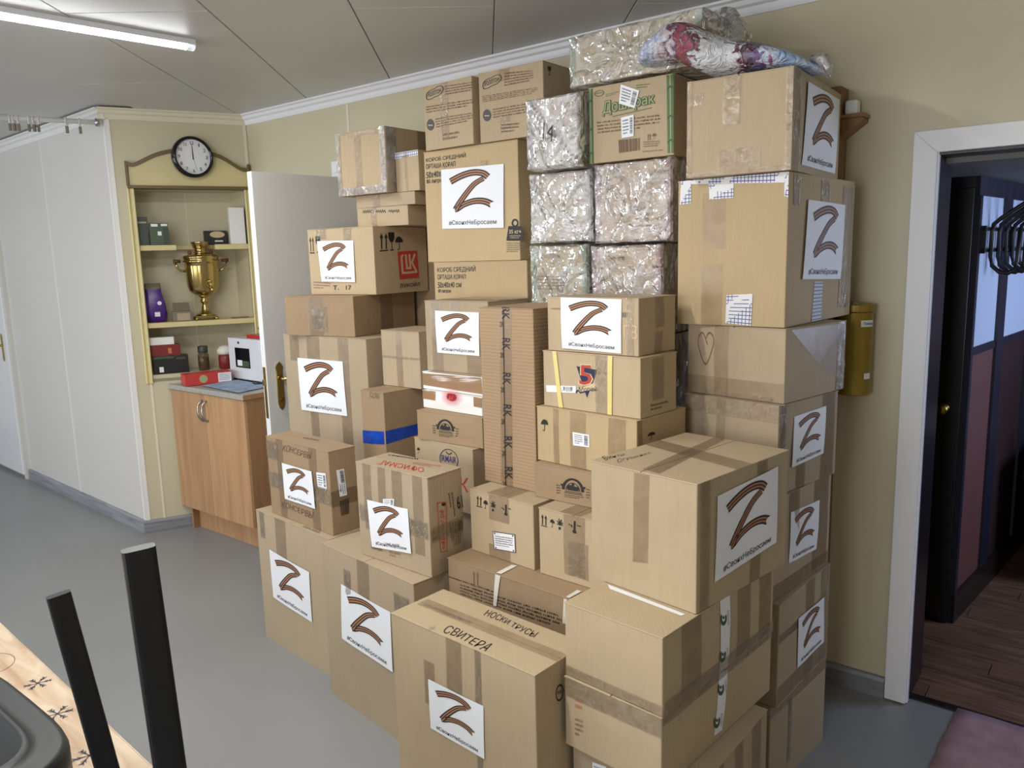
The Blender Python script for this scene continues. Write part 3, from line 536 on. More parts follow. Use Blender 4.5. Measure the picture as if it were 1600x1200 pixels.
# marks, labels and tapes on each carton: face, kind, corners in metres on that face (top-left, top-right, bottom-right, bottom-left), text, colour
MARKS={
 'A1':[
  ('F','ctape',[(0.028,0.584),(0.068,0.584),(0.068,0.467),(0.028,0.467)],None,None),
  ('F','tape',[(0.158,0.584),(0.242,0.584),(0.242,0.321),(0.158,0.321)],None,None),
  ('F','sheet',[(0.099,0.428),(0.41,0.411),(0.406,0.197),(0.104,0.215)],None,None),
  ('T','scribble',[(0.343,0.023),(0.467,0.029),(0.486,0.008),(0.368,0.004)],2,'ink'),
 ],
 'B1':[
  ('F','ctape',[(0.144,0.542),(0.189,0.542),(0.189,0.434),(0.144,0.434)],None,None),
  ('F','ctape',[(0.444,0.542),(0.527,0.542),(0.527,0.47),(0.444,0.47)],None,None),
  ('F','tape',[(0.233,0.603),(0.305,0.603),(0.305,0.331),(0.233,0.331)],None,None),
  ('F','sheet',[(0.126,0.478),(0.423,0.465),(0.426,0.252),(0.111,0.264)],None,None),
 ],
 'C1':[
  ('T','ctape',[(0.032,0.101),(0.224,0.101),(0.224,0.089),(0.032,0.089)],None,None),
  ('T','tape',[(0.016,0.125),(0.533,0.125),(0.533,0.081),(0.016,0.081)],None,None),
  ('F','ctape',[(0.33,0.637),(0.352,0.637),(0.352,0.191),(0.33,0.191)],None,None),
  ('F','tape',[(0.133,0.542),(0.176,0.542),(0.176,0.414),(0.133,0.414)],None,None),
  ('F','tape',[(0.224,0.637),(0.282,0.637),(0.282,0.351),(0.224,0.351)],None,None),
  ('T','hand',[(0.184,0.044),(0.355,0.049),(0.362,0.012),(0.203,0.008)],'СВИТЕРА',None),
  ('T','hand',[(0.205,0.181),(0.4,0.171),(0.41,0.143),(0.219,0.151)],'НОСКИ ТРУСЫ',None),
  ('R','ring',[(0.074,0.575),(0.105,0.571),(0.103,0.527),(0.073,0.531)],'handle_cord','ink'),
  ('F','sheet',[(0.155,0.493),(0.36,0.491),(0.36,0.343),(0.153,0.345)],None,None),
  ('T','scribble',[(0.153,0),(0.152,0.033),(0.18,0.003),(0.17,-0.01)],1,'ink'),
 ],
 'A2':[
  ('F','ctape',[(0,0.315),(0.09,0.315),(0.09,0.239),(0,0.239)],None,None),
  ('R','tape',[(0,0.173),(0.122,0.173),(0.122,0.11),(0,0.11)],None,None),
  ('F','tape',[(0.316,0.332),(0.37,0.332),(0.37,0),(0.316,0)],None,None),
  ('F','tape',[(0.077,0.332),(0.126,0.332),(0.126,0),(0.077,0)],None,None),
  ('F','ctape',[(0,0.183),(0.451,0.183),(0.451,0.119),(0,0.119)],None,None),
  ('F','hand',[(0.135,0.309),(0.339,0.313),(0.332,0.287),(0.126,0.283)],'КОНСЕРВЫ','brown'),
  ('F','hand',[(0.091,0.063),(0.324,0.07),(0.316,0.042),(0.093,0.039)],'КОНСЕРВЫ','brown'),
  ('R','bars',[(0.036,0.128),(0.081,0.133),(0.076,0.069),(0.04,0.068)],None,'ink'),
  ('T','lines',[(0.149,0.084),(0.249,0.102),(0.282,0.071),(0.191,0.058)],1,'brown'),
  ('F','label',[(0.366,0.237),(0.429,0.243),(0.431,0.18),(0.368,0.177)],None,None),
  ('R','barlabel',[(0.03,0.252),(0.065,0.251),(0.072,0.145),(0.039,0.145)],None,None),
  ('F','sheet',[(0.117,0.234),(0.337,0.236),(0.348,0.087),(0.126,0.085)],None,None),
 ],
 'B2':[
  ('R','ctape',[(0,0.168),(0.155,0.168),(0.155,0.118),(0,0.118)],None,None),
  ('F','tape',[(0.286,0.336),(0.333,0.336),(0.333,0.067),(0.286,0.067)],None,None),
  ('F','tape',[(0.186,0.336),(0.236,0.336),(0.236,0.101),(0.186,0.101)],None,None),
  ('F','tape',[(0.115,0.336),(0.154,0.336),(0.154,0.101),(0.115,0.101)],None,None),
  ('F','tape',[(0.036,0.336),(0.079,0.336),(0.079,0.101),(0.036,0.101)],None,None),
  ('F','ctape',[(0.007,0.185),(0.351,0.185),(0.351,0.128),(0.007,0.128)],None,None),
  ('F','bars',[(0.061,0.059),(0.122,0.061),(0.119,0.035),(0.062,0.032)],None,'tan_dk'),
  ('F','lines',[(0.157,0.046),(0.215,0.051),(0.214,0.03),(0.155,0.025)],2,'tan_dk'),
  ('R','ofismag',[(0.035,0.244),(0.077,0.237),(0.073,0.068),(0.041,0.073)],'офисмаг.рф',None),
  ('R','lines',[(0.083,0.262),(0.11,0.26),(0.12,0.178),(0.093,0.178)],-2,'ink'),
  ('R','lines',[(0.086,0.159),(0.138,0.157),(0.14,0.076),(0.091,0.073)],-5,'ink'),
  ('R','bold',[(0.124,0.241),(0.151,0.24),(0.155,0.195),(0.128,0.196)],'61','ink'),
  ('T','bold',[(0.305,0.034),(0.094,0.017),(0.059,0.065),(0.26,0.079)],'ОФИСМАГ','red'),
  ('T','lines',[(0.022,0.133),(0.153,0.157),(0.173,0.129),(0.04,0.112)],1,'ink'),
  ('T','lines',[(0.173,0.108),(0.291,0.13),(0.313,0.096),(0.198,0.085)],2,'red'),
  ('F','label',[(0.141,0.226),(0.197,0.236),(0.195,0.212),(0.14,0.203)],None,None),
  ('F','sheet',[(0.059,0.209),(0.262,0.214),(0.273,0.064),(0.07,0.042)],None,None),
  ('F','scribble',[(0.133,0.077),(0.221,0.086),(0.22,0.068),(0.132,0.061)],2,'ink'),
 ],
 'L1':[
  ('F','ctape',[(0.056,0.298),(0.12,0.298),(0.12,0.25),(0.056,0.25)],None,None),
  ('F','ctape',[(0.224,0.298),(0.273,0.298),(0.273,0.232),(0.224,0.232)],None,None),
  ('F','arrows',[(0.011,0.264),(0.041,0.263),(0.041,0.187),(0.009,0.188)],None,'ink'),
  ('F','glass',[(0.05,0.265),(0.084,0.264),(0.082,0.189),(0.049,0.19)],None,'ink'),
  ('F','lines',[(0.019,0.062),(0.131,0.055),(0.13,0.022),(0.021,0.024)],3,'tan_dk'),
  ('F','text',[(0.145,0.041),(0.181,0.041),(0.179,0.021),(0.143,0.021)],'т.','ink'),
  ('F','text',[(0.225,0.041),(0.256,0.041),(0.254,0.021),(0.223,0.021)],'17','ink'),
  ('R','arrows',[(0.038,0.267),(0.097,0.267),(0.093,0.189),(0.036,0.186)],None,'ink'),
  ('R','glass',[(0.095,0.27),(0.141,0.271),(0.139,0.191),(0.096,0.189)],None,'ink'),
  ('R','umbrella',[(0.142,0.254),(0.197,0.254),(0.195,0.194),(0.141,0.19)],None,'ink'),
  ('R','lukoil',[(0.152,0.185),(0.294,0.189),(0.302,0.063),(0.16,0.06)],None,None),
  ('R','bold',[(0.159,0.045),(0.305,0.046),(0.306,0.025),(0.16,0.021)],'ЛУКОЙЛ','ink'),
  ('F','sheet',[(0.064,0.242),(0.286,0.238),(0.286,0.055),(0.078,0.059)],None,None),
 ],
 'L3':[
  ('F','tape',[(0.176,0.273),(0.235,0.273),(0.235,0),(0.176,0)],None,None),
  ('F','tape',[(0.399,0.606),(0.47,0.606),(0.47,0.121),(0.399,0.121)],None,None),
  ('F','tape',[(0.176,0.606),(0.27,0.606),(0.27,0.436),(0.176,0.436)],None,None),
  ('F','tape',[(0.047,0.606),(0.117,0.606),(0.117,0.485),(0.047,0.485)],None,None),
  ('F','sheet',[(0.107,0.499),(0.431,0.502),(0.441,0.261),(0.114,0.256)],None,None),
 ],
 'J1':[
  ('T','ctape',[(0,0.144),(0.322,0.144),(0.322,0.072),(0,0.072)],None,None),
  ('F','tape',[(0.212,0.136),(0.306,0.136),(0.306,0),(0.212,0)],None,None),
  ('F','tape',[(0.135,0.273),(0.18,0.273),(0.18,0.191),(0.135,0.191)],None,None),
  ('F','tape',[(0.032,0.273),(0.09,0.273),(0.09,0),(0.032,0)],None,None),
  ('F','sheet',[(0.057,0.233),(0.28,0.231),(0.278,0.07),(0.062,0.071)],None,None),
 ],
 'Q1':[
  ('T','tape',[(0,0.122),(0.328,0.122),(0.328,0.081),(0,0.081)],None,None),
  ('R','tape',[(0.081,0.063),(0.126,0.063),(0.126,0),(0.081,0)],None,None),
  ('R','tape',[(0.085,0.165),(0.134,0.165),(0.134,0.074),(0.085,0.074)],None,None),
  ('F','ctape',[(0.289,0.165),(0.312,0.165),(0.312,0),(0.289,0)],None,None),
  ('F','text',[(0.276,0.123),(0.291,0.124),(0.291,0.109),(0.276,0.109)],'III','ink'),
  ('F','hand_lt',[(0.281,0.087),(0.324,0.087),(0.324,0.049),(0.281,0.05)],'ПВ',None),
  ('F','rect',[(0.014,0.129),(0.052,0.13),(0.051,0.127),(0.014,0.127)],None,'tan_dk'),
  ('F','sheet',[(0.055,0.163),(0.273,0.16),(0.272,0.005),(0.059,0.009)],None,None),
 ],
 'I2':[
  ('F','ctape',[(0.31,0.393),(0.35,0.393),(0.35,0.329),(0.31,0.329)],None,None),
  ('F','ctape',[(0.12,0.365),(0.165,0.365),(0.165,0.311),(0.12,0.311)],None,None),
  ('F','bold',[(0.014,0.434),(0.237,0.433),(0.236,0.41),(0.013,0.411)],'КОРОБ СРЕДНИЙ','ink'),
  ('F','bold',[(0.012,0.406),(0.18,0.403),(0.179,0.38),(0.011,0.382)],'ОРТАША ҚОРАП','ink'),
  ('F','bold',[(0.013,0.374),(0.171,0.373),(0.17,0.349),(0.011,0.348)],'50х40х40 см','ink'),
  ('F','bold',[(0.012,0.344),(0.116,0.342),(0.115,0.322),(0.012,0.322)],'80 литров','ink'),
  ('F','weight',[(0.438,0.161),(0.523,0.157),(0.52,0.073),(0.435,0.076)],None,'ink'),
  ('F','lines',[(0.435,0.07),(0.527,0.067),(0.526,0.028),(0.434,0.03)],5,'brown'),
  ('F','sheet',[(0.103,0.375),(0.433,0.369),(0.427,0.126),(0.095,0.136)],None,None),
 ],
 'F7':[
  ('R','tape',[(0.282,0.268),(0.338,0.268),(0.338,0.228),(0.282,0.228)],None,None),
  ('R','ctape',[(0,0.268),(0.067,0.268),(0.067,0),(0,0)],None,None),
  ('F','ctape',[(0.012,0.23),(0.048,0.23),(0.048,0.198),(0.012,0.198)],None,None),
  ('F','ctape',[(0.28,0.268),(0.298,0.268),(0.298,0),(0.28,0)],None,None),
  ('F','ctape',[(0,0.013),(0.298,0.013),(0.298,0),(0,0)],None,None),
  ('F','ctape',[(0,0.268),(0.015,0.268),(0.015,0),(0,0)],None,None),
  ('F','ctape',[(0.095,0.07),(0.214,0.07),(0.214,0.016),(0.095,0.016)],None,None),
  ('F','ctape',[(0.107,0.268),(0.155,0.268),(0.155,0.134),(0.107,0.134)],None,None),
  ('R','sheet',[(0.118,0.243),(0.489,0.247),(0.452,0.019),(0.088,0.019)],None,None),
 ],
 'F6':[
  ('F','tape',[(0.081,0.18),(0.149,0.18),(0.149,0),(0.081,0)],None,None),
  ('F','tape',[(0.081,0.386),(0.156,0.386),(0.156,0.223),(0.081,0.223)],None,None),
  ('R','ctape',[(0.031,0.425),(0.086,0.419),(0.079,0.337),(0.033,0.339)],None,None),
  ('R','ctape',[(0.239,0.419),(0.313,0.415),(0.315,0.351),(0.24,0.351)],None,None),
  ('R','ctape',[(0.432,0.41),(0.534,0.411),(0.521,0.024),(0.418,0.031)],None,None),
  ('F','net',[(0.011,0.439),(0.347,0.425),(0.347,0.397),(0.011,0.418)],None,None),
  ('F','net',[(0.101,0.411),(0.179,0.407),(0.178,0.367),(0.104,0.367)],None,None),
  ('F','net',[(0.01,0.435),(0.043,0.432),(0.044,0.36),(0.007,0.358)],None,None),
  ('F','net',[(0.327,0.415),(0.348,0.419),(0.346,0.358),(0.328,0.361)],None,None),
  ('F','net',[(0.164,0.09),(0.244,0.094),(0.24,0.002),(0.161,0.007)],None,None),
  ('R','netb',[(0.206,0.12),(0.275,0.118),(0.276,0.001),(0.197,0.001)],None,None),
  ('R','sheet',[(0.132,0.356),(0.445,0.351),(0.424,0.12),(0.104,0.131)],None,None),
 ],
 'F4':[
  ('R','ctape',[(0,0.264),(0.041,0.264),(0.041,0),(0,0)],None,None),
  ('F','tape',[(0.115,0.264),(0.147,0.264),(0.147,0),(0.115,0)],None,None),
  ('F','ctape',[(0,0.264),(0.32,0.264),(0.32,0.211),(0,0.211)],None,None),
  ('R','tape',[(0.102,0.106),(0.153,0.106),(0.153,0),(0.102,0)],None,None),
  ('R','tape',[(0.245,0.264),(0.323,0.264),(0.323,0),(0.245,0)],None,None),
  ('R','sheet',[(0.08,0.22),(0.267,0.225),(0.256,0.079),(0.07,0.072)],None,None),
 ],
 'F3':[
  ('R','tape',[(0,0.049),(0.418,0.049),(0.418,0),(0,0)],None,None),
  ('R','tape',[(0.293,0.306),(0.398,0.306),(0.398,0.015),(0.293,0.015)],None,None),
  ('R','tape',[(0.126,0.306),(0.193,0.306),(0.193,0.122),(0.126,0.122)],None,None),
  ('R','sheet',[(0.136,0.245),(0.333,0.235),(0.318,0.08),(0.13,0.091)],None,None),
 ],
 'F2':[
  ('R','ctape',[(0.325,0.321),(0.396,0.321),(0.396,0),(0.325,0)],None,None),
  ('R','ctape',[(0,0.225),(0.396,0.225),(0.396,0.199),(0,0.199)],None,None),
  ('R','tape',[(0,0.064),(0.396,0.064),(0.396,0.006),(0,0.006)],None,None),
  ('R','tape',[(0.198,0.321),(0.269,0.321),(0.269,0),(0.198,0)],None,None),
  ('R','sheet',[(0.134,0.23),(0.346,0.223),(0.362,0.062),(0.138,0.069)],None,None),
 ],
 'E':[
  ('R','tape',[(0.261,0.314),(0.311,0.314),(0.311,0.252),(0.261,0.252)],None,None),
  ('R','tape',[(0.235,0.079),(0.286,0.079),(0.286,0),(0.235,0)],None,None),
  ('R','tape',[(0.013,0.314),(0.051,0.314),(0.051,0),(0.013,0)],None,None),
  ('F','tape',[(0.138,0.307),(0.185,0.309),(0.181,0.088),(0.135,0.079)],None,None),
  ('T','tape',[(0.087,0.481),(0.12,0.476),(0.204,0.012),(0.149,0.017)],None,None),
  ('T','tape',[(-0.001,0.221),(-0.013,0.293),(0.323,0.235),(0.328,0.163)],None,None),
  ('T','hand',[(0.002,0.039),(0.015,0.112),(0.03,0.099),(0.029,0.025)],'Бинты',None),
  ('T','hand',[(0.049,0.042),(0.06,0.164),(0.072,0.154),(0.074,0.021)],'Сгущенка',None),
  ('R','sheet',[(0.078,0.267),(0.361,0.281),(0.359,0.077),(0.071,0.057)],None,None),
 ],
 'D3':[
  ('R','tape',[(0.452,0.19),(0.522,0.19),(0.522,0),(0.452,0)],None,None),
  ('R','tape',[(0.334,0.19),(0.404,0.19),(0.404,0),(0.334,0)],None,None),
  ('R','tape',[(0.075,0.19),(0.161,0.19),(0.161,0),(0.075,0)],None,None),
  ('R','ctape',[(0,0.03),(0.538,0.03),(0.538,0),(0,0)],None,None),
  ('F','ctape',[(0,0.026),(0.28,0.026),(0.28,0),(0,0)],None,None),
  ('T','paper',[(0.019,0.149),(0.257,0.13),(0.253,0.117),(0.039,0.13)],None,None),
  ('R','paper',[(0.247,0.189),(0.295,0.186),(0.294,-0.009),(0.25,-0.002)],None,None),
  ('R','swirl',[(0.248,0.157),(0.276,0.152),(0.277,0.117),(0.249,0.122)],None,'green_dk'),
  ('R','lines',[(0.277,0.152),(0.288,0.151),(0.288,0.111),(0.279,0.109)],-2,'grey_dk'),
  ('R','swirl',[(0.247,0.062),(0.276,0.056),(0.277,0.02),(0.248,0.026)],None,'green_dk'),
  ('R','lines',[(0.277,0.055),(0.288,0.054),(0.288,0.013),(0.279,0.012)],-2,'grey_dk'),
 ],
 'D2':[
  ('R','ctape',[(0,0.184),(0.557,0.184),(0.557,0.158),(0,0.158)],None,None),
  ('F','ctape',[(0,0.184),(0.277,0.184),(0.277,0.132),(0,0.132)],None,None),
  ('R','paper',[(0.261,0.177),(0.307,0.169),(0.282,0.015),(0.24,0.018)],None,None),
  ('R','swirl',[(0.255,0.155),(0.284,0.147),(0.286,0.11),(0.256,0.118)],None,'green_dk'),
  ('R','lines',[(0.286,0.146),(0.298,0.144),(0.298,0.103),(0.288,0.102)],-2,'grey_dk'),
  ('R','swirl',[(0.237,0.075),(0.267,0.066),(0.268,0.029),(0.238,0.038)],None,'green_dk'),
  ('R','lines',[(0.268,0.065),(0.28,0.063),(0.28,0.021),(0.27,0.021)],-2,'grey_dk'),
  ('F','lines',[(0.034,0.14),(0.059,0.142),(0.058,0.109),(0.033,0.106)],2,'orange'),
  ('F','lines',[(0.032,0.085),(0.058,0.089),(0.057,0.036),(0.031,0.033)],4,'tan_dk'),
 ],
 'D1':[
  ('R','tape',[(0.317,0.417),(0.38,0.417),(0.38,0),(0.317,0)],None,None),
  ('R','tape',[(0.211,0.417),(0.262,0.417),(0.262,0),(0.211,0)],None,None),
  ('R','tape',[(0.042,0.417),(0.148,0.417),(0.148,0),(0.042,0)],None,None),
  ('F','paper',[(0.059,0.38),(0.1,0.384),(0.1,0.354),(0.059,0.349)],None,None),
  ('F','lines',[(0.063,0.373),(0.097,0.377),(0.096,0.363),(0.063,0.357)],2,'violet'),
 ],
 'I1':[
  ('F','bold',[(0.02,0.38),(0.236,0.384),(0.237,0.354),(0.021,0.353)],'КОРОБ СРЕДНИЙ','ink'),
  ('F','bold',[(0.021,0.347),(0.182,0.347),(0.181,0.325),(0.019,0.321)],'ОРТАША ҚОРАП','ink'),
  ('F','bold',[(0.021,0.315),(0.156,0.316),(0.154,0.293),(0.02,0.29)],'50х40х40 см','ink'),
  ('F','bold',[(0.022,0.285),(0.096,0.286),(0.095,0.267),(0.021,0.267)],'80 литров','ink'),
 ],
 'I3':[
  ('F','tape',[(0.099,0.256),(0.143,0.256),(0.143,0.21),(0.099,0.21)],None,None),
  ('F','ctape',[(0.099,0.21),(0.143,0.21),(0.143,0.038),(0.099,0.038)],None,None),
  ('F','rollton',[(0.012,0.24),(0.119,0.246),(0.12,0.206),(0.015,0.196)],None,'ink'),
  ('F','lines',[(0.128,0.241),(0.287,0.232),(0.287,0.196),(0.128,0.2)],4,'brown'),
  ('F','lines',[(0.013,0.177),(0.286,0.168),(0.284,0.139),(0.015,0.146)],3,'brown'),
  ('F','disc',[(0.016,0.126),(0.059,0.12),(0.057,0.075),(0.013,0.08)],None,'grey_dk'),
  ('F','lines',[(0.066,0.122),(0.28,0.118),(0.282,0.084),(0.069,0.081)],4,'brown'),
  ('F','lines',[(0.108,0.059),(0.2,0.058),(0.198,0.026),(0.106,0.024)],2,'brown'),
 ],
 'I4':[
  ('F','tape',[(0.101,0.261),(0.153,0.261),(0.153,0.214),(0.101,0.214)],None,None),
  ('F','ctape',[(0.101,0.089),(0.153,0.089),(0.153,0.026),(0.101,0.026)],None,None),
  ('F','rollton',[(0.017,0.237),(0.114,0.243),(0.117,0.209),(0.02,0.193)],None,'ink'),
  ('F','lines',[(0.13,0.244),(0.265,0.232),(0.264,0.192),(0.129,0.191)],5,'brown'),
  ('F','lines',[(0.017,0.174),(0.284,0.169),(0.286,0.146),(0.018,0.148)],4,'brown'),
  ('F','disc',[(0.019,0.124),(0.06,0.119),(0.059,0.075),(0.017,0.08)],None,'grey_dk'),
  ('F','lines',[(0.069,0.12),(0.28,0.12),(0.279,0.082),(0.069,0.082)],4,'brown'),
  ('F','lines',[(0.109,0.059),(0.195,0.055),(0.194,0.021),(0.107,0.023)],3,'brown'),
  ('R','glass',[(0.028,0.243),(0.052,0.245),(0.051,0.214),(0.026,0.212)],None,'ink'),
 ],
 'G6':[
  ('F','bamboo',[(-0.003,0.247),(0.015,0.247),(0.017,-0.007),(-0.001,-0.007)],None,None),
  ('F','bamboo',[(0.283,0.248),(0.31,0.246),(0.313,0.005),(0.288,0.006)],None,None),
  ('F','doshirak',[(0.056,0.192),(0.241,0.194),(0.242,0.155),(0.053,0.144)],'Доширак',None),
  ('F','ring',[(0.021,0.231),(0.06,0.23),(0.059,0.21),(0.021,0.211)],None,'green'),
  ('F','lines',[(0.066,0.215),(0.116,0.217),(0.116,0.208),(0.066,0.205)],2,'green'),
  ('F','lines',[(0.177,0.228),(0.227,0.225),(0.224,0.211),(0.177,0.213)],2,'green'),
  ('F','lines',[(0.031,0.133),(0.267,0.127),(0.263,0.087),(0.035,0.091)],4,'brown'),
  ('F','bars',[(0.113,0.065),(0.19,0.063),(0.19,0.025),(0.115,0.024)],None,'brown'),
  ('F','arrows',[(0.218,0.071),(0.231,0.071),(0.231,0.054),(0.218,0.053)],None,'brown'),
  ('F','umbrella',[(0.236,0.071),(0.249,0.071),(0.249,0.054),(0.236,0.053)],None,'brown'),
  ('F','lines',[(0.204,0.051),(0.263,0.048),(0.263,0.029),(0.204,0.031)],3,'brown'),
  ('F','lines',[(0.2,0.022),(0.274,0.02),(0.274,0.014),(0.2,0.016)],1,'brown'),
  ('F','label',[(0.123,0.236),(0.19,0.207),(0.173,0.156),(0.116,0.178)],None,None),
  ('F','label',[(0.123,0.133),(0.17,0.137),(0.17,0.071),(0.126,0.069)],None,None),
 ],
 'G5':[
  ('F','handw',[(0.089,0.146),(0.129,0.142),(0.128,0.092),(0.088,0.096)],'14',None),
 ],
 'G1':[
  ('F','lines',[(0.05,0.19),(0.168,0.189),(0.167,0.135),(0.049,0.135)],5,'brown'),
 ],
 'K4':[
  ('F','ctape',[(0.085,0.086),(0.121,0.086),(0.121,0),(0.085,0)],None,None),
  ('F','scribble',[(0.033,0.08),(0.268,0.07),(0.266,0.051),(0.032,0.06)],3,'ink'),
 ],
 'J2':[
  ('F','otape',[(0.002,0.06),(0.315,0.067),(0.319,0.006),(-0,0.014)],None,None),
  ('T','otape',[(0.03,0.04),(0.243,0.069),(0.303,0.013),(0.027,-0.021)],None,None),
 ],
 'J3':[
  ('F','otape',[(0.002,0.069),(0.076,0.07),(0.073,0.033),(0,0.033)],None,None),
  ('F','otape',[(0.279,0.068),(0.334,0.066),(0.332,0.03),(0.28,0.032)],None,None),
  ('F','glow',[(0.105,0.077),(0.226,0.074),(0.223,0.011),(0.101,0.01)],None,None),
 ],
 'J4':[
  ('F','arch',[(0.082,0.092),(0.215,0.093),(0.21,0.017),(0.081,0.017)],None,'ink'),
 ],
 'Q4':[
  ('F','arch',[(0.086,0.08),(0.212,0.086),(0.212,0.016),(0.085,0.011)],None,'ink'),
 ],
 'J5':[
  ('F','irmair',[(0.153,0.229),(0.259,0.232),(0.255,0.151),(0.148,0.145)],None,None),
  ('F','umbrella',[(0.016,0.209),(0.034,0.209),(0.032,0.184),(0.014,0.184)],None,'ink'),
  ('F','bold',[(0.262,0.133),(0.308,0.137),(0.305,0.083),(0.259,0.079)],'К','red'),
 ],
 'M1':[
  ('F','bluetape',[(-0.002,0.239),(0.143,0.253),(0.143,0.199),(0,0.185)],None,None),
  ('R','bluetape',[(-0.006,0.255),(0.166,0.257),(0.165,0.213),(-0.006,0.201)],None,None),
  ('F','ctape',[(0.06,0.409),(0.125,0.41),(0.123,0.384),(0.057,0.383)],None,None),
 ],
 'S':[
  ('F','lines',[(0.057,0.587),(0.481,0.605),(0.475,0.558),(0.052,0.546)],4,'ink'),
  ('F','lines',[(0.001,0.6),(0.205,0.604),(0.204,0.595),(0.001,0.591)],1,'ink'),
  ('F','arrows',[(0.112,0.646),(0.143,0.648),(0.141,0.597),(0.11,0.594)],None,'tan_dk'),
  ('F','strap',[(0.215,0.665),(0.237,0.666),(0.216,0.557),(0.202,0.556)],None,None),
  ('T','strap',[(0.209,0.079),(0.227,0.085),(0.232,0.005),(0.213,0.003)],None,None),
  ('F','strap',[(0.482,0.659),(0.494,0.659),(0.488,0.582),(0.476,0.582)],None,None),
  ('T','strap',[(0.484,0.057),(0.5,0.058),(0.5,-0.007),(0.487,-0.006)],None,None),
 ],
 'R1':[
  ('T','tape',[(0.078,0.132),(0.174,0.132),(0.174,0),(0.078,0)],None,None),
  ('F','tape',[(0.084,0.042),(0.179,0.042),(0.179,0),(0.084,0)],None,None),
  ('F','tape',[(0.09,0.21),(0.179,0.21),(0.179,0.126),(0.09,0.126)],None,None),
  ('F','arrows',[(0.033,0.192),(0.06,0.193),(0.058,0.156),(0.031,0.155)],None,'ink'),
  ('F','umbrella',[(0.066,0.185),(0.086,0.185),(0.085,0.155),(0.064,0.155)],None,'ink'),
  ('F','splash',[(0.098,0.192),(0.124,0.191),(0.122,0.154),(0.096,0.155)],None,'ink'),
  ('F','thermo',[(0.146,0.189),(0.188,0.187),(0.187,0.153),(0.145,0.152)],None,'ink'),
  ('F','framed',[(0.104,0.087),(0.204,0.099),(0.205,0.038),(0.108,0.027)],None,None),
 ],
 'R2':[
  ('T','tape',[(0.078,0.132),(0.156,0.132),(0.156,0),(0.078,0)],None,None),
  ('F','ctape',[(0.109,0.13),(0.182,0.13),(0.182,0.021),(0.109,0.021)],None,None),
  ('F','tape',[(0.094,0.21),(0.172,0.21),(0.172,0.021),(0.094,0.021)],None,None),
  ('F','arrows',[(0.009,0.189),(0.034,0.188),(0.033,0.152),(0.008,0.152)],None,'ink'),
  ('F','umbrella',[(0.044,0.182),(0.061,0.181),(0.061,0.155),(0.044,0.156)],None,'ink'),
  ('F','splash',[(0.068,0.191),(0.095,0.19),(0.094,0.156),(0.067,0.155)],None,'ink'),
  ('F','thermo',[(0.114,0.194),(0.158,0.192),(0.157,0.154),(0.113,0.157)],None,'ink'),
 ],
 'P':[
  ('F','ptape',[(0.095,0.587),(0.145,0.588),(0.13,-0.008),(0.077,-0.009)],None,None),
  ('F','rk',[(0.103,0.59),(0.137,0.589),(0.135,0.55),(0.102,0.551)],'RK','ink'),
  ('F','bold',[(0.093,0.543),(0.108,0.543),(0.108,0.527),(0.092,0.526)],'28','ink'),
  ('F','rk',[(0.102,0.491),(0.136,0.491),(0.134,0.452),(0.101,0.452)],'RK','ink'),
  ('F','bold',[(0.092,0.443),(0.107,0.444),(0.107,0.427),(0.091,0.426)],'28','ink'),
  ('F','rk',[(0.101,0.379),(0.135,0.379),(0.133,0.34),(0.099,0.339)],'RK','ink'),
  ('F','bold',[(0.09,0.329),(0.106,0.331),(0.106,0.314),(0.09,0.312)],'28','ink'),
  ('F','rk',[(0.1,0.274),(0.134,0.275),(0.133,0.235),(0.098,0.233)],'RK','ink'),
  ('F','bold',[(0.089,0.224),(0.105,0.225),(0.104,0.208),(0.088,0.206)],'28','ink'),
  ('F','rk',[(0.099,0.167),(0.133,0.17),(0.132,0.129),(0.097,0.126)],'RK','ink'),
  ('F','bold',[(0.088,0.116),(0.104,0.118),(0.103,0.101),(0.087,0.098)],'28','ink'),
  ('F','rk',[(0.097,0.063),(0.132,0.067),(0.131,0.025),(0.096,0.021)],'RK','ink'),
  ('F','bold',[(0.087,0.011),(0.103,0.014),(0.102,-0.004),(0.086,-0.007)],'28','ink'),
  ('F','rect',[(0.109,0.585),(0.112,0.585),(0.101,0),(0.098,-0.001)],None,'ink'),
 ],
 'Q2':[
  ('F','ctape',[(0.204,0.175),(0.255,0.175),(0.255,0),(0.204,0)],None,None),
  ('R','tape',[(0.056,0.166),(0.116,0.166),(0.116,0.044),(0.056,0.044)],None,None),
  ('F','five',[(0.134,0.141),(0.216,0.144),(0.215,0.044),(0.133,0.038)],None,None),
  ('R','lines',[(0.049,0.036),(0.139,0.034),(0.139,0.011),(0.049,0.013)],2,'ink'),
  ('F','barlabel_h',[(0.011,0.064),(0.133,0.073),(0.132,0.052),(0.013,0.043)],None,None),
  ('F','ystrap',[(0.041,0.175),(0.057,0.176),(0.081,0),(0.063,0)],None,None),
  ('F','ystrap',[(0.253,0.174),(0.27,0.176),(0.266,-0),(0.25,-0)],None,None),
 ],
 'Q3':[
  ('R','tape',[(0,0.175),(0.025,0.175),(0.025,0),(0,0)],None,None),
  ('F','tape',[(0.282,0.175),(0.344,0.175),(0.344,0),(0.282,0)],None,None),
  ('F','tape',[(0.137,0.175),(0.199,0.175),(0.199,0),(0.137,0)],None,None),
  ('F','tape',[(0.069,0.175),(0.092,0.175),(0.092,0),(0.069,0)],None,None),
  ('F','umbrella',[(0.019,0.134),(0.049,0.136),(0.048,0.097),(0.018,0.095)],None,'ink'),
  ('R','umbrella',[(0.048,0.129),(0.087,0.13),(0.087,0.107),(0.05,0.108)],None,'ink'),
  ('F','label',[(0.149,0.11),(0.213,0.11),(0.214,0.072),(0.151,0.069)],None,None),
 ],
 'F5':[
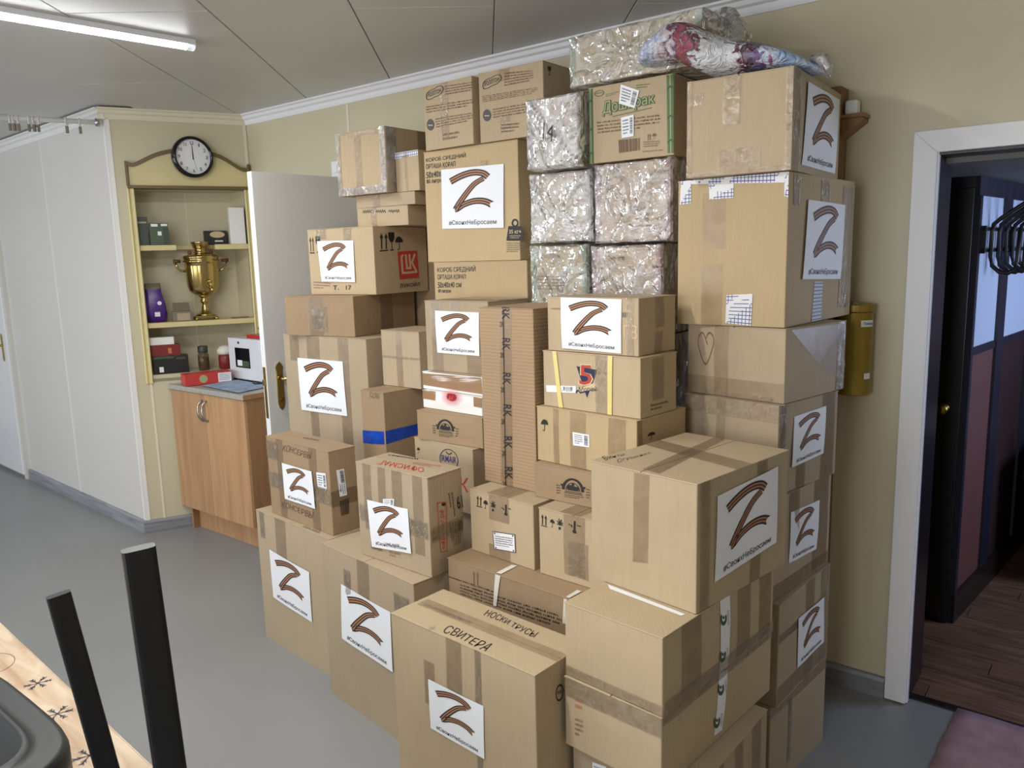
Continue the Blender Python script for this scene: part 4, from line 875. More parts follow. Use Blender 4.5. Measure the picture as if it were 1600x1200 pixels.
  ('F','ctape',[(0.066,0.013),(0.298,0.013),(0.298,0),(0.066,0)],None,None),
  ('R','ctape',[(0.294,0.213),(0.346,0.213),(0.346,0),(0.294,0)],None,None),
  ('F','tape',[(0.099,0.213),(0.149,0.213),(0.149,0),(0.099,0)],None,None),
  ('F','tape',[(0,0.056),(0.331,0.056),(0.331,0),(0,0)],None,None),
  ('F','heart',[(0.038,0.188),(0.096,0.191),(0.098,0.092),(0.04,0.091)],None,'tan_dk'),
  ('R','film_tri',[(0.026,0.207),(0.331,0.204),(0.298,0.02),(0.001,0.006)],None,None),
 ],
 'K2':[
  ('F','ctape',[(0.056,0.168),(0.073,0.168),(0.073,0),(0.056,0)],None,None),
  ('F','netb',[(-0.006,0.165),(0.171,0.167),(0.169,0.143),(-0.007,0.139)],None,None),
 ],
 'F1':[
  ('R','tape',[(0,0.299),(0.4,0.299),(0.4,0.258),(0,0.258)],None,None),
  ('R','ctape',[(0.12,0.27),(0.144,0.27),(0.144,0.06),(0.12,0.06)],None,None),
 ],
 'K1':[
  ('R','tape',[(0.193,0.276),(0.252,0.276),(0.252,0),(0.193,0)],None,None),
  ('R','film',[(0,0.276),(0.056,0.276),(0.056,0),(0,0)],None,None),
  ('F','ctape',[(0,0.276),(0.318,0.276),(0.318,0.248),(0,0.248)],None,None),
  ('F','film',[(0.286,0.276),(0.318,0.276),(0.318,0),(0.286,0)],None,None),
  ('F','film',[(0,0.276),(0.025,0.276),(0.025,0),(0,0)],None,None),
  ('F','film',[(0,0.033),(0.318,0.033),(0.318,0),(0,0)],None,None),
  ('F','ctape',[(0.121,0.276),(0.165,0.276),(0.165,0),(0.121,0)],None,None),
 ],
 'K3':[
  ('F','ctape',[(0.108,0.055),(0.151,0.055),(0.151,0),(0.108,0)],None,None),
 ],
 'L2':[
  ('R','tape',[(0.186,0.177),(0.279,0.177),(0.279,0),(0.186,0)],None,None),
  ('F','ctape',[(0.157,0.133),(0.244,0.133),(0.244,0.018),(0.157,0.018)],None,None),
  ('F','tape',[(0.141,0.177),(0.22,0.177),(0.22,0),(0.141,0)],None,None),
 ],
 'N1':[
  ('F','ctape',[(0,0.127),(0.228,0.127),(0.228,0.117),(0,0.117)],None,None),
  ('F','tape',[(0.091,0.234),(0.128,0.234),(0.128,0),(0.091,0)],None,None),
 ],
}
# ---------------------------------------------------------------- materials
card('card_a', rgb(184, 164, 133)); card('card_b', rgb(161, 137, 107)); card('card_c', rgb(189, 166, 128)); card('card_d', rgb(175, 157, 130))
card('card_h', rgb(164, 138, 108), True, .16); card('card_top', rgb(208, 178, 132))
mat('white_board', rgb(236, 236, 232), .35, bump=.05)
mat('paper', rgb(238, 240, 244), .5, bump=.10, bscale=18)
for n, c in dict(ink=(38, 34, 34), brown=(104, 78, 58), tan_dk=(134, 102, 72), tan_lt=(212, 186, 148), red=(196, 62, 50), red2=(178, 66, 46), rose=(150, 84, 86), orange=(196, 112, 70), violet=(52, 46, 110), navy=(34, 36, 74), grey_dk=(74, 72, 74), green=(84, 114, 68), green_lt=(168, 168, 122), green_dk=(60, 90, 52), rib_black=(36, 30, 30), rib_mid=(60, 40, 34), rib_orange=(180, 126, 86), netwhite=(228, 228, 228), netblue=(70, 78, 150)).items(): mat(n, rgb(*c), .55)
mat('glow', rgb(240, 70, 84), .4, alpha=.11)
filmy('tape', rgb(160, 134, 102), .15, .29, .26, 14, .15, 30, gloss=.6)
filmy('ctape', rgb(208, 188, 156), .06, .26, .10, 26, .8, 36, bdist=.008, gloss=1.1)
filmy('film', rgb(214, 208, 210), .08, .40, .10, 12, .9, 22, bdist=.012, gloss=3.0)
mat('film2', rgb(206, 202, 206), .22, alpha=.26, bump=.2, bscale=14)
filmy('bubble', rgb(232, 232, 232), .34, .74, .20, 12, .25, 105, True, gloss=.7)
filmy('bubble_g', rgb(224, 228, 220), .20, .56, .20, 12, .25, 105, True, gloss=.7)
filmy('bubble_p', rgb(230, 224, 224), .26, .66, .20, 12, .25, 105, True, gloss=.7)
mat('otape', rgb(158, 126, 94), .16, coat=.6, bump=.25, bscale=26)
mat('bluetape', rgb(20, 70, 176), .14, coat=.6, var=.25, vscale=30, bump=.35, bscale=30)
mat('strap', rgb(226, 222, 208), .3); mat('ystrap', rgb(226, 206, 132), .3)

# ---------------------------------------------------------------- cartons
GROUP = 'boxes stacked along the back wall'
class Carton:
    def __init__(s, key, w, d, h, amp, seed):
        s.w, s.d, s.h, s.amp, s.seed = w, d, h, amp, seed
    def bulge(s, face, a, b):
        if face == 'T': return 0
        a = min(max(a, 0), 1); b = min(max(b, 0), 1)
        e = min(1, 5*min(a, 1-a, b, 1-b))
        return s.amp*math.sin(math.pi*a)*math.sin(math.pi*b)+.0016*e*noise.noise(Vector((a*3+s.seed, b*3, ord(face))))
    def pt(s, face, u, v, off=0):
        w, d, h = s.w, s.d, s.h
        if face == 'F': return (-w/2+u, -d/2-off-s.bulge('F', u/w, v/h), v)
        if face == 'R': return (w/2+off+s.bulge('R', u/d, v/h), -d/2+u, v)
        if face == 'B': return (w/2-u, d/2+off+s.bulge('B', u/w, v/h), v)
        if face == 'L': return (-w/2-off-s.bulge('L', u/d, v/h), d/2-u, v)
        return (-w/2+u, -d/2+v, h+off)
    def size(s, face): return {'F': (s.w, s.h), 'B': (s.w, s.h), 'R': (s.d, s.h), 'L': (s.d, s.h), 'T': (s.w, s.d)}[face]
PART = dict(tape='packing_tape', ctape='clear_tape', otape='brown_tape', ptape='packing_tape', bluetape='blue_tape', film='plastic_film', strap='white_strap', ystrap='yellow_strap', paper='paper_strip', label='paper_label', barlabel='barcode_label', barlabel_h='barcode_label', framed='paper_label', net='patterned_tape', netb='patterned_tape', hand='handwriting', handw='handwriting', hand_lt='handwriting', scribble='handwriting', lines='printed_text', text='printed_text', bold='printed_text', rk='printed_text', bamboo='green_print', doshirak='printed_logo', lukoil='printed_logo', rollton='printed_logo', arch='printed_logo', irmair='printed_logo', five='printed_logo', ofismag='printed_logo', weight='printed_symbol', glow='red_print', heart='drawn_heart', bars='printed_barcode', rect='printed_line')
def bilin(q, s, t):
    (ax, ay), (bx, by), (cx, cy), (dx, dy) = q
    return ((1-t)*((1-s)*dx+s*cx)+t*((1-s)*ax+s*bx), (1-t)*((1-s)*dy+s*cy)+t*((1-s)*ay+s*by))
def put(ct, face, q, polys, name, parent, off, wr=0, base=None, clamp=True):
    mb = MB(); mats = []; W, Hh = ct.size(face); lay = 0
    last = None
    for poly, mn in polys:
        if mn not in mats: mats.append(mn)
        if mn != last: lay += 1; last = mn
        pts = []
        for s_, t_ in poly:
            u, v = bilin(q, s_, t_)
            if clamp: u = min(max(u, 0), W); v = min(max(v, 0), Hh)
            o = off+min(lay, 5)*.00012
            if wr: o += wr*(.5+.5*noise.noise(Vector((u*40, v*40, ct.seed))))
            if base is not None: o += base(s_, t_)
            pts.append(ct.pt(face, u, v, o))
        mb.face(pts, mats.index(mn))
    return mb.build(name, mats, parent, fix=False)
def sheet(ct, face, q, parent, off, rnd):
    curl = [rnd.uniform(0, .004) for _ in range(4)]
    def base(s, t): return curl[0]*(1-s)*(1-t)+curl[1]*s*(1-t)+curl[2]*s*t+curl[3]*(1-s)*t+.0006*math.sin(7*s+3*t)
    p = put(ct, face, q, [(g, 'paper') for g in grid(8, 8)], 'paper_sheet', parent, off, base=base)
    p['label'] = 'white paper sheet with a striped ribbon letter Z'
    put(ct, face, q, RIBBON, 'ribbon_mark', p, off+.0006, base=base)
    put(ct, face, q, [(t, 'ink') for t in sub(text_polys('#СвоихНеБросаем', True), .12, .045, .89, .14)], 'printed_hashtag', p, off+.0006, base=base)
def marks(key, ct, root, shift=0):
    rnd = random.Random(key)
    cnt = {}
    for face, kind, q, arg, col in MARKS.get(key, []):
        off = .0007+.00022*cnt.get(face, 0)+shift; cnt[face] = cnt.get(face, 0)+1
        if kind == 'scribble' and key == 'B2': off += .003
        if kind == 'sheet': sheet(ct, face, q, root, off, rnd); continue
        if kind in ('film_tri',):
            put(ct, face, q, [([(0, 1), (1, 1), (.56, .42)], 'film2'), ([(1, 1), (1, .1), (.56, .42)], 'film2')], 'plastic_film', root, off, wr=.002); continue
        if kind in ('tape', 'ctape', 'otape', 'ptape', 'bluetape', 'film'):
            put(ct, face, q, [(g, {'ptape': 'tape'}.get(kind, kind)) for g in grid(8, 8)], PART[kind], root, off, wr={'ctape': .0016, 'film': .004, 'otape': .0012, 'bluetape': .001}.get(kind, .0004)); continue
        if kind in ('strap', 'ystrap', 'paper'):
            put(ct, face, q, [(g, kind) for g in grid(2, 6)], PART[kind], root, off+(.0015 if kind != 'paper' else 0)); continue
        if kind in ('net', 'netb'): arg = (math.dist(q[0], q[1]), math.dist(q[0], q[3]))
        put(ct, face, q, icon(kind, rnd, arg, col), PART.get(kind, 'printed_symbol'), root, off, clamp=kind in ('net', 'netb', 'bamboo', 'paper'))
def carton(key, label, matn='card_a', seam='x', amp=None, name='cardboard_box', top='card_top', flap=True, nomarks=False, root=None):
    x, y, z, a, w, d, h = BOX[key]
    h -= .0018; rnd = random.Random(key+'s'); amp = rnd.uniform(.0012, .0035) if amp is None else amp
    ct = Carton(key, w, d, h, amp, rnd.uniform(0, 50))
    cx = x+w/2*math.cos(a)-d/2*math.sin(a); cy = y+w/2*math.sin(a)+d/2*math.cos(a)
    if root is None: root = thing(name, label, 'box', (cx, cy, z), a, GROUP)
    mb = MB(); N = 9; hh = h-.0035
    for f in 'FRBL':
        W = ct.size(f)[0]
        P = [[ct.pt(f, W*i/N, hh*j/N) for j in range(N+1)] for i in range(N+1)]
        for i in range(N):
            for j in range(N): mb.face([P[i][j], P[i+1][j], P[i+1][j+1], P[i][j+1]])
    mb.face([(-w/2, -d/2, hh), (w/2, -d/2, hh), (w/2, d/2, hh), (-w/2, d/2, hh)]); mb.face([(-w/2, -d/2, 0), (-w/2, d/2, 0), (w/2, d/2, 0), (w/2, -d/2, 0)])
    mb.build('carton_body', matn, root, smooth=False, weld=True, bevel=.0028)
    if flap:
        o = .0012; g = .0012
        for sgn in (-1, 1):
            m2 = MB()
            if seam == 'x': m2.box(-w/2-o, w/2+o, *(sorted((sgn*g, sgn*(d/2+o)))), h-.0035, h)
            else: m2.box(*(sorted((sgn*g, sgn*(w/2+o)))), -d/2-o, d/2+o, h-.0035, h)
            m2.build('top_flap', matn, root, bevel=.0012)
    if not nomarks: marks(key, ct, root)
    return root, ct
def wrapped(key, label, wrapmat, inner='card_a', puff=.012, pinch=True):
    x, y, z, a, w, d, h = BOX[key]; rnd = random.Random(key+'w')
    cx = x+w/2*math.cos(a)-d/2*math.sin(a); cy = y+w/2*math.sin(a)+d/2*math.cos(a)
    root = thing('bubble_wrapped_box', label, 'box', (cx, cy, z), a, 'bubble-wrapped boxes in the middle of the pile')
    wi, di, hi = w-2*puff, d-2*puff, h-2*puff*.6
    mb = MB().box(-wi/2, wi/2, -di/2, di/2, puff*.6, puff*.6+hi); mb.build('carton_body', inner, root, bevel=.003)
    ct = Carton(key, w, d, h, 0, rnd.uniform(0, 50))
    # printed edges of the carton under the wrap
    col = {'bubble_g': 'green', 'bubble_p': 'rose'}.get(wrapmat, 'brown')
    e = MB()
    for x0, x1 in ((-wi/2-.001, -wi/2+.014), (wi/2-.014, wi/2+.001)): e.box(x0, x1, -di/2-.001, -di/2+.004, puff*.6+.004, puff*.6+hi-.004)
    e.build('printed_edge', col, root)
    # outer wrap: grid box, pulled in at the middle of the faces, crumpled
    mb = MB(); N = 22; sd = rnd.uniform(0, 90)
    r = .016
    def soft(p):
        q = Vector((min(max(p.x, -w/2+r), w/2-r), min(max(p.y, -d/2+r), d/2-r), min(max(p.z, r), h-r))); dv = p-q
        base = q+dv.normalized()*r if dv.length > 1e-6 else p
        n = noise.noise(base*26+Vector((sd, 0, 0)))*.0042+noise.noise(base*60+Vector((0, sd, 0)))*.0008
        a_, b_ = base.x/(w/2), 2*base.z/h-1
        dg = min(abs(a_-b_), abs(a_+b_)); n += .008*max(0, 1-dg*8)*(.5+abs(noise.noise(base*14)))-.004*(1-max(abs(a_), abs(b_)))
        return base+(dv.normalized() if dv.length > 1e-6 else Vector((0, 0, 1)))*(n-.002)
    sz = {'F': (w, h), 'B': (w, h), 'R': (d, h), 'L': (d, h)}
    for f in 'FRBL':
        W = sz[f][0]; P = [[soft(Vector(ct.pt(f, W*i/N, h*j/N))) for j in range(N+1)] for i in range(N+1)]
        for i in range(N):
            for j in range(N): mb.face([P[i][j], P[i+1][j], P[i+1][j+1], P[i][j+1]])
    for zz in (0, h):
        P = [[soft(Vector((-w/2+w*i/8, -d/2+d*j/8, zz))) for j in range(9)] for i in range(9)]
        for i in range(8):
            for j in range(8): mb.face([P[i][j], P[i+1][j], P[i+1][j+1], P[i][j+1]])
    mb.build('bubble_wrap', wrapmat, root, smooth=True, weld=False, fix=True)
    marks(key, ct, root, .014)
    # tape across the folded end
    t = MB()
    for s0, s1 in ((.12, .5), (.88, .5)):
        P = [(.5*w-s0*w, h*.95), (.5*w-s1*w, h*.52)]
    return root, ct
B_ = {
'A1': ('tall cardboard box on the floor at the far left end of the pile', 'card_d', 'y'),
'A2': ('flat taped box with КОНСЕРВЫ written twice, standing on the leftmost floor box', 'card_b', 'x'),
'B1': ('tall cardboard box second from left on the floor, carrying the box with red top print', 'card_d', 'y'),
'B2': ('taped box with red print on its top and a red framed word on its side', 'card_d', 'x'),
'C1': ('front floor box with СВИТЕРА handwritten on its top', 'card_a', 'x'),
'D1': ('lowest floor box at front right, under the two boxes taped together', 'card_d', 'y'),
'D2': ('lower of the two boxes taped together at front right, small orange print', 'card_a', 'y'),
'D3': ('upper of the two boxes taped together at front right, under the biggest Z sheet', 'card_a', 'x'),
'E': ('cube-shaped box at front right with the biggest Z sheet and cross of tape on top', 'card_a', 'y'),
'F1': ('bottom box of the right-hand column, plain side, standing on the floor near the doorway', 'card_d', 'y'),
'F2': ('second box from the floor in the right-hand column, crumpled Z sheet low down', 'card_d', 'y'),
'F3': ('third box from the floor in the right-hand column, creased side with small Z sheet', 'card_d', 'y'),
'F4': ('box with Z sheet directly under the film-covered heart box in the right-hand column', 'card_d', 'y'),
'F5': ('box with a faint drawn heart and crossed plastic film, under the blue-net-tape box', 'card_d', 'y'),
'F6': ('large box sealed with white tape patterned in blue net, right-hand column', 'card_c', 'y'),
'F7': ('top box of the right-hand column, under the flowered bag, with shiny clear tape', 'card_a', 'y'),
'I1': ('lower of the two boxes printed КОРОБ СРЕДНИЙ, without a Z sheet', 'card_c', 'x'),
'I2': ('upper of the two boxes printed КОРОБ СРЕДНИЙ, with Z sheet and black weight symbol', 'card_c', 'x'),
'I3': ('left one of the two noodle boxes with wavy oval logo near the ceiling', 'card_a', 'y'),
'I4': ('right one of the two noodle boxes with wavy oval logo near the ceiling', 'card_a', 'y'),
'S': ('long box with two white straps and rows of small print, behind the СВИТЕРА box', 'card_b', 'x'),
'R1': ('left one of the paired boxes with handling symbols, white framed label on it', 'card_a', 'y'),
'R2': ('right one of the paired boxes with handling symbols, without a white label', 'card_a', 'y'),
'P': ('tall narrow upright carton with a vertical strip of RK-printed tape', 'card_h', 'x'),
'Q4': ('low brown box with arched logo under the yellowish umbrella box', 'card_b', 'x'),
'Q3': ('yellowish box with umbrella symbol and small white label, under the yellow-strapped box', 'card_c', 'x'),
'Q2': ('box with two yellow straps and a red 5 on a blue triangle', 'card_a', 'x'),
'Q1': ('box with Z sheet on top of the yellow-strapped box', 'card_a', 'x'),
'G6': ('carton with green bamboo edges and green Доширак lettering', 'card_a', 'y'),
'K1': ('box with film-wrapped edges at the top left of the pile', 'card_a', 'y'),
'K2': ('small box with blue-patterned tape beside the film-wrapped top left box', 'card_a', 'y'),
'K3': ('thin grey-brown box directly under the film-wrapped top left box', 'card_d', 'x'),
'K4': ('thin box with a line of handwriting, above the red-logo box', 'card_a', 'x'),
'L3': ('large box with Z sheet standing right beside the white door handle', 'card_d', 'y'),
'L2': ('low dark brown box under the box with red square logo', 'card_b', 'y'),
'L1': ('box with a red square logo reading ЛУКОЙЛ and black handling symbols', 'card_a', 'y'),
'M1': ('narrow upright box with a band of bright blue tape', 'card_b', 'y'),
'N1': ('small plain box standing on the blue-taped box', 'card_d', 'y'),
'J5': ('box with oval logo in blue letters, under the left arched-logo box', 'card_a', 'x'),
'J4': ('low brown box with arched logo, under the white box with red print', 'card_b', 'x'),
'J3': ('flat white box with a blurred red print and brown tape corners', 'white_board', 'x'),
'J2': ('flat white box almost covered by brown tape, lying on the red-print box', 'white_board', 'x'),
'J1': ('box with Z sheet immediately left of the tall RK-taped carton', 'card_d', 'x'),
'W1': ('plain box mostly hidden under the oval-logo box', 'card_d', 'x'),
'W2': ('plain box mostly hidden behind the leftmost floor box', 'card_d', 'x'),
'W3': ('plain box mostly hidden beneath the blue-taped narrow box', 'card_d', 'x'),
'I0': ('tall plain box hidden beneath the lower КОРОБ СРЕДНИЙ box', 'card_b', 'x'),
'T0': ('dark narrow box glimpsed behind the box with red square logo', 'card_b', 'x'),
}
def build_boxes():
    for k, (lab, m, seam) in B_.items():
        amp = {'P': .001, 'L3': .004, 'B1': .004, 'C1': .0045, 'A1': .0035}.get(k)
        carton(k, lab, m, seam, amp)
    wrapped('G1', 'bubble-wrapped box at lower left of the wrapped four, printed lines showing through', 'bubble_g')
    wrapped('G2', 'bubble-wrapped box at lower right of the wrapped four, reddish edge, above the Z box', 'bubble_p')
    wrapped('G3', 'bubble-wrapped box at upper left of the wrapped four, beneath the one marked 14', 'bubble')
    wrapped('G4', 'bubble-wrapped box directly under the Доширак carton, reddish printed edges', 'bubble_p')
    wrapped('G5', 'bubble-wrapped bundle marked 14 beside the Доширак carton', 'bubble')
    r, ct = wrapped('G7', 'large bubble-wrapped carton at the very top, touching the flowered bag', 'bubble_g')
    w, d, h = ct.w, ct.d, ct.h
    mb = MB(); N = 12          # loose end of the wrap sticking up at the right
    def fl(i, j):
        u, v = i/N, j/N
        return (w/2-.10+.17*u, -.10+.10*v+.03*math.sin(5*u), h*.55+.10*v+.05*u*(1-u)*4*(v-.3)+.012*noise.noise(Vector((u*4, v*4, 2)))-.06*u*u)
    for i in range(N):
        for j in range(N): mb.face([fl(i, j), fl(i+1, j), fl(i+1, j+1), fl(i, j+1)])
    mb.build('loose_wrap_end', 'film', r, smooth=True)
    wrapped('G0a', 'bubble-wrapped stack end glimpsed behind the tall RK-taped carton', 'bubble_g')
    wrapped('G0b', 'dark bubble-wrapped box glimpsed in the gap left of the heart box', 'bubble_p')
build_boxes()
# ---------------------------------------------------------------- coat rack, armchair, rug in and by the doorway
HB = math.atan2(.99462, .10363)
def hw(a, y, z): c, s = math.cos(HB), math.sin(HB); return (-.533+a*c-y*s, 3.66+a*s+y*c, z)
rk = thing('coat_rack', 'black metal coat rack with curved hooks on the hall wall', 'coat rack', hw(.03, -.012, 1.50), HB)
for z in (.09, .175): MB().box(-.015, .98, -.012, 0, z, z+.014).build('rail', 'black_plastic', rk)
MB().box(-.015, 0, -.014, .008, .085, .195).build('end_bar', 'black_plastic', rk); MB().box(.4, .415, -.014, .008, .085, .195).build('end_bar', 'black_plastic', rk)
for i in range(8):
    x = .05+i*.115
    MB().tube([Vector((x+.02, -.185, .325)), Vector((x+.012, -.12, .275)), Vector((x+.004, -.05, .225)), Vector((x, -.024, .20)), Vector((x, -.020, .17)), Vector((x, -.020, .07)), Vector((x+.002, -.028, .035)), Vector((x+.006, -.055, .008)), Vector((x+.012, -.085, .004)), Vector((x+.016, -.105, .02)), Vector((x+.018, -.112, .05)), Vector((x+.018, -.114, .185))], .0085, 8).build('hook', 'black_plastic', rk, smooth=True)
ac = thing('armchair', 'dark brown leather armchair with rolled arm at the back of the hall', 'armchair', (.14, 4.72, 0))
MB().box(-.30, .30, -.36, .34, .10, .40).build('seat', 'leather', ac, bevel=.03); MB().box(-.29, .29, -.37, .20, .40, .50).build('seat_cushion', 'leather', ac, bevel=.04)
MB().box(-.32, .32, .22, .42, .10, .95).build('backrest', 'leather', ac, bevel=.05)
for s in (-1, 1):
    mb = MB(); P = [(-.09, .08), (.09, .08), (.10, .45), (.14, .52), (.13, .60), (.06, .65), (-.05, .65), (-.12, .60), (-.13, .52), (-.09, .45)]
    mb.prism(P, -.40, .40, 'y'); o = mb.build('armrest', 'leather', ac, bevel=.02); o.location = (s*.39, 0, 0)
for sx in (-1, 1):
    for sy in (-1, 1): MB().box(sx*.36-.025, sx*.36+.025, sy*.34-.025, sy*.34+.025, 0, .10).build('leg', 'dark_wood', ac)
tag(MB().box(-.06, .06, -.004, .004, 0, .14).build('white_card', 'paper', None, loc=(-.19, 4.46, .655)), 'white card standing on the arm of the dark armchair', 'card')
rg = MB(); N = 16
def rugp(i, j):
    u, v = i/N, j/N; x = -.392+.85*u+.006*noise.noise(Vector((v*9, 1, 3)))*(1-u); y = 2.10+.85*v+.004*noise.noise(Vector((u*8, 3, 1)))
    return (x-.02*(1-v), y, .008+.003*noise.noise(Vector((u*5, v*5, 0))))
for i in range(N):
    for j in range(N): rg.face([rugp(i, j), rugp(i+1, j), rugp(i+1, j+1), rugp(i, j+1)])
for i in range(N):
    for a, b_ in ((rugp(i, 0), rugp(i+1, 0)), (rugp(i, N), rugp(i+1, N)), (rugp(0, i), rugp(0, i+1)), (rugp(N, i), rugp(N, i+1))): rg.face([a, b_, (b_[0], b_[1], .0), (a[0], a[1], .0)])
tag(rg.build('door_mat', 'rug_pink', None, smooth=True, weld=True), 'faded pink mat on the floor in front of the doorway', 'mat')
# ---------------------------------------------------------------- canister, wooden rack on the back wall, switch
cn = thing('wall_canister', 'mustard yellow metal canister hung on the wall beside the boxes', 'canister', (-.757, 2.826, 1.122))
MB().lathe([(.052, 0), (.0565, .003), (.0565, .285), (.0585, .286), (.0585, .308), (.055, .311), (.0, .312)], 32).build('canister_body', 'canister', cn, smooth=False, bevel=.001)
MB().lathe([(.0575, .283), (.0595, .2845), (.0575, .286)], 32).build('lid_rim', 'brass_old', cn)
MB().tube([(-.0, -.052, .312), (.006, -.052, .316), (.016, -.05, .316), (.02, -.048, .312)], .003, 6).build('lid_tab', 'steel', cn)
def on_cyl(r, a0, a1, z0, z1, n=6):
    mb = MB()
    for i in range(n):
        p, q = a0+(a1-a0)*i/n, a0+(a1-a0)*(i+1)/n; mb.face([(r*math.cos(p), r*math.sin(p), z0), (r*math.cos(q), r*math.sin(q), z0), (r*math.cos(q), r*math.sin(q), z1), (r*math.cos(p), r*math.sin(p), z1)])
    return mb
lb = on_cyl(.0572, R(-58), R(-8), .236, .258).build('paper_label', 'paper', cn, fix=False)
mb = MB()
for p in text_polys('Помощь', True): mb.face([(.0576*math.cos(R(-50+38*a)), .0576*math.sin(R(-50+38*a)), .241+.012*b_) for a, b_ in p])
mb.build('printed_text', 'navy', lb, fix=False)
on_cyl(.0572, R(-40), R(-12), .058, .078).build('paper_label', 'paper', cn, fix=False)
for z in (.05, .26): MB().box(-.02, .02, .045, .059, z, z+.02).build('wall_bracket', 'brass_old', cn)
wood('rack_wood', rgb(120, 86, 54), rgb(150, 112, 74), (30, 30, 2))
wr = thing('wooden_rack', 'brown wooden wall rack behind the right-hand column of boxes', 'rack', (-.845, 2.845, 0))
MB().box(-.018, .018, -.04, .04, 0, 2.15).build('upright', 'rack_wood', wr, bevel=.003)
MB().box(-.95, -.018, -.03, .04, 2.09, 2.11).build('cross_board', 'rack_wood', wr)
MB().prism([(.018, 2.045), (.085, 2.045), (.085, 2.033), (.018, 1.985)], -.035, .04, 'y').build('shelf_bracket', 'rack_wood', wr, bevel=.002)
MB().box(.016, .09, -.04, .04, 2.045, 2.057).build('shelf', 'cab_side', wr)
tag(MB().box(-.02, .02, -.02, .02, 0, .045).build('small_packet', 'paper', None, loc=(-.80, 2.84, 2.058), bevel=.006), 'small white packet on the bracket shelf of the wooden rack', 'packet')
sw = thing('wall_switch', 'small white plastic switch box on the wall left of the film-wrapped box', 'switch', (-3.505, YB-.001, 2.08))
MB().box(-.035, .035, -.022, 0, 0, .085).build('switch_body', 'white_gloss', sw, bevel=.005); MB().box(-.018, .018, -.027, -.02, .02, .065).build('rocker', 'white_trim', sw, bevel=.003)
# ---------------------------------------------------------------- open white door
d1 = struct_empty('door_1'); d1.location = (-3.246, 2.164, 0); d1.rotation_euler[2] = math.atan2(2.87-2.164, -3.20+3.246)
DL = .705                                       # local x runs from latch edge to hinge, local -y faces the camera side
MB().box(0, DL, 0, .038, .012, 2.042).build('door_leaf', 'door_grey', d1, bevel=.002)
MB().box(-.0015, .0005, .0, .038, .012, 2.042).build('edge_band', 'white_gloss', d1)
MB().box(-.004, 0, .009, .029, .88, 1.13).build('lock_plate', 'brass_old', d1); MB().box(-.014, 0, .012, .026, 1.04, 1.07).build('latch_bolt', 'brass', d1, bevel=.003)
P = [(.052, .925), (.064, .912), (.076, .925), (.082, .95), (.080, 1.10), (.084, 1.125), (.074, 1.142), (.064, 1.152), (.054, 1.142), (.044, 1.125), (.048, 1.10), (.046, .95)]
pl = MB().prism(P, -.008, 0, 'y').build('handle_plate', 'brass', d1, bevel=.002)
MB().tube([(.064, -.006, 1.07), (.064, -.045, 1.07), (.07, -.052, 1.07), (.09, -.054, 1.071), (.13, -.054, 1.069), (.165, -.052, 1.071)], [.010, .009, .010, .009, .0095, .008], 12).build('lever', 'brass', pl, smooth=True)
MB().lathe([(.012, 0), (.012, .004), (.007, .006), (.007, .014), (0, .015)], 12).build('lock_button', 'brass_old', pl, loc=(.064, -.006, .965)).rotation_euler = (R(90), 0, 0)
for z in (.25, 1.75): MB().tube([(DL+.004, .038, z), (DL+.004, .038, z+.09)], .007, 8).build('hinge', 'brass_old', d1)
# far door in the left wall
d4 = struct_empty('door_4'); d4.location = F0; d4.rotation_euler[2] = FA
MB().box(2.085, 2.95, .0, .035, .03, 2.02).build('door_leaf', 'white_gloss', d4, bevel=.003)
MB().box(2.03, 2.085, .0, .028, 0, 2.06).build('casing', 'wall_cream_daylit', d4)
hp = MB().prism([(2.165, .94), (2.18, .925), (2.195, .94), (2.195, 1.12), (2.18, 1.14), (2.165, 1.12)], .035, .042, 'y').build('handle_plate', 'brass', d4)
MB().tube([(2.18, .04, 1.05), (2.18, .08, 1.05), (2.20, .088, 1.05), (2.29, .088, 1.05)], .008, 10).build('lever', 'brass', hp, smooth=True)
# ---------------------------------------------------------------- ceiling lamp, curtain rod
la = Vector((-3.056, 1.813)); ld = Vector((-.122, -.993)).normalized()
lm = thing('ceiling_lamp', 'long white LED batten lamp glowing on the ceiling', 'lamp', (la.x, la.y, 2.51), math.atan2(ld.y, ld.x))
lm2 = thing('ceiling_lamp', 'second white LED batten lamp on the ceiling above the front boxes', 'lamp', (-1.45, 1.0, 2.51), math.atan2(ld.y, ld.x))
for lm in (lm2, lm): MB().box(0, 1.24, -.033, .033, -.022, 0).build('lamp_housing', 'lamp_body', lm, bevel=.003)
def half(x0, x1, r0, name, m, lm):
    mb = MB(); n = 10; P = [[(x, r0*math.cos(math.pi+math.pi*i/n), -.016+r0*.85*math.sin(math.pi+math.pi*i/n)) for i in range(n+1)] for x in (x0, x1)]
    for i in range(n): mb.face([P[0][i], P[0][i+1], P[1][i+1], P[1][i]])
    mb.face(P[0]); mb.face(P[1]); mb.face([P[0][0], P[0][n], P[1][n], P[1][0]]); return mb.build(name, m, lm, smooth=False)
lmA = lm
for lm in (lmA, lm2): half(.03, 1.21, .026, 'glowing_diffuser', 'lamp_glow', lm); half(0, .0295, .028, 'end_cap', 'lamp_clear', lm); half(1.2105, 1.24, .028, 'end_cap', 'lamp_clear', lm)
for lm, pw in ((lmA, 16), (lm2, 30)):              # each lamp's own light
    l = bpy.data.lights.new('lamp_light', 'AREA'); l.shape = 'RECTANGLE'; l.size = 1.18; l.size_y = .05; l.energy = pw; l.color = (1, .99, .97)
    o = bpy.data.objects.new('lamp_light', l); C.objects.link(o); o.parent = lm; o.location = (.62, 0, -.045)
r0 = Vector((-4.700, 2.160, 2.435)); r1 = Vector((-4.900, 1.700, 2.435)); rd = (r1-r0).normalized()
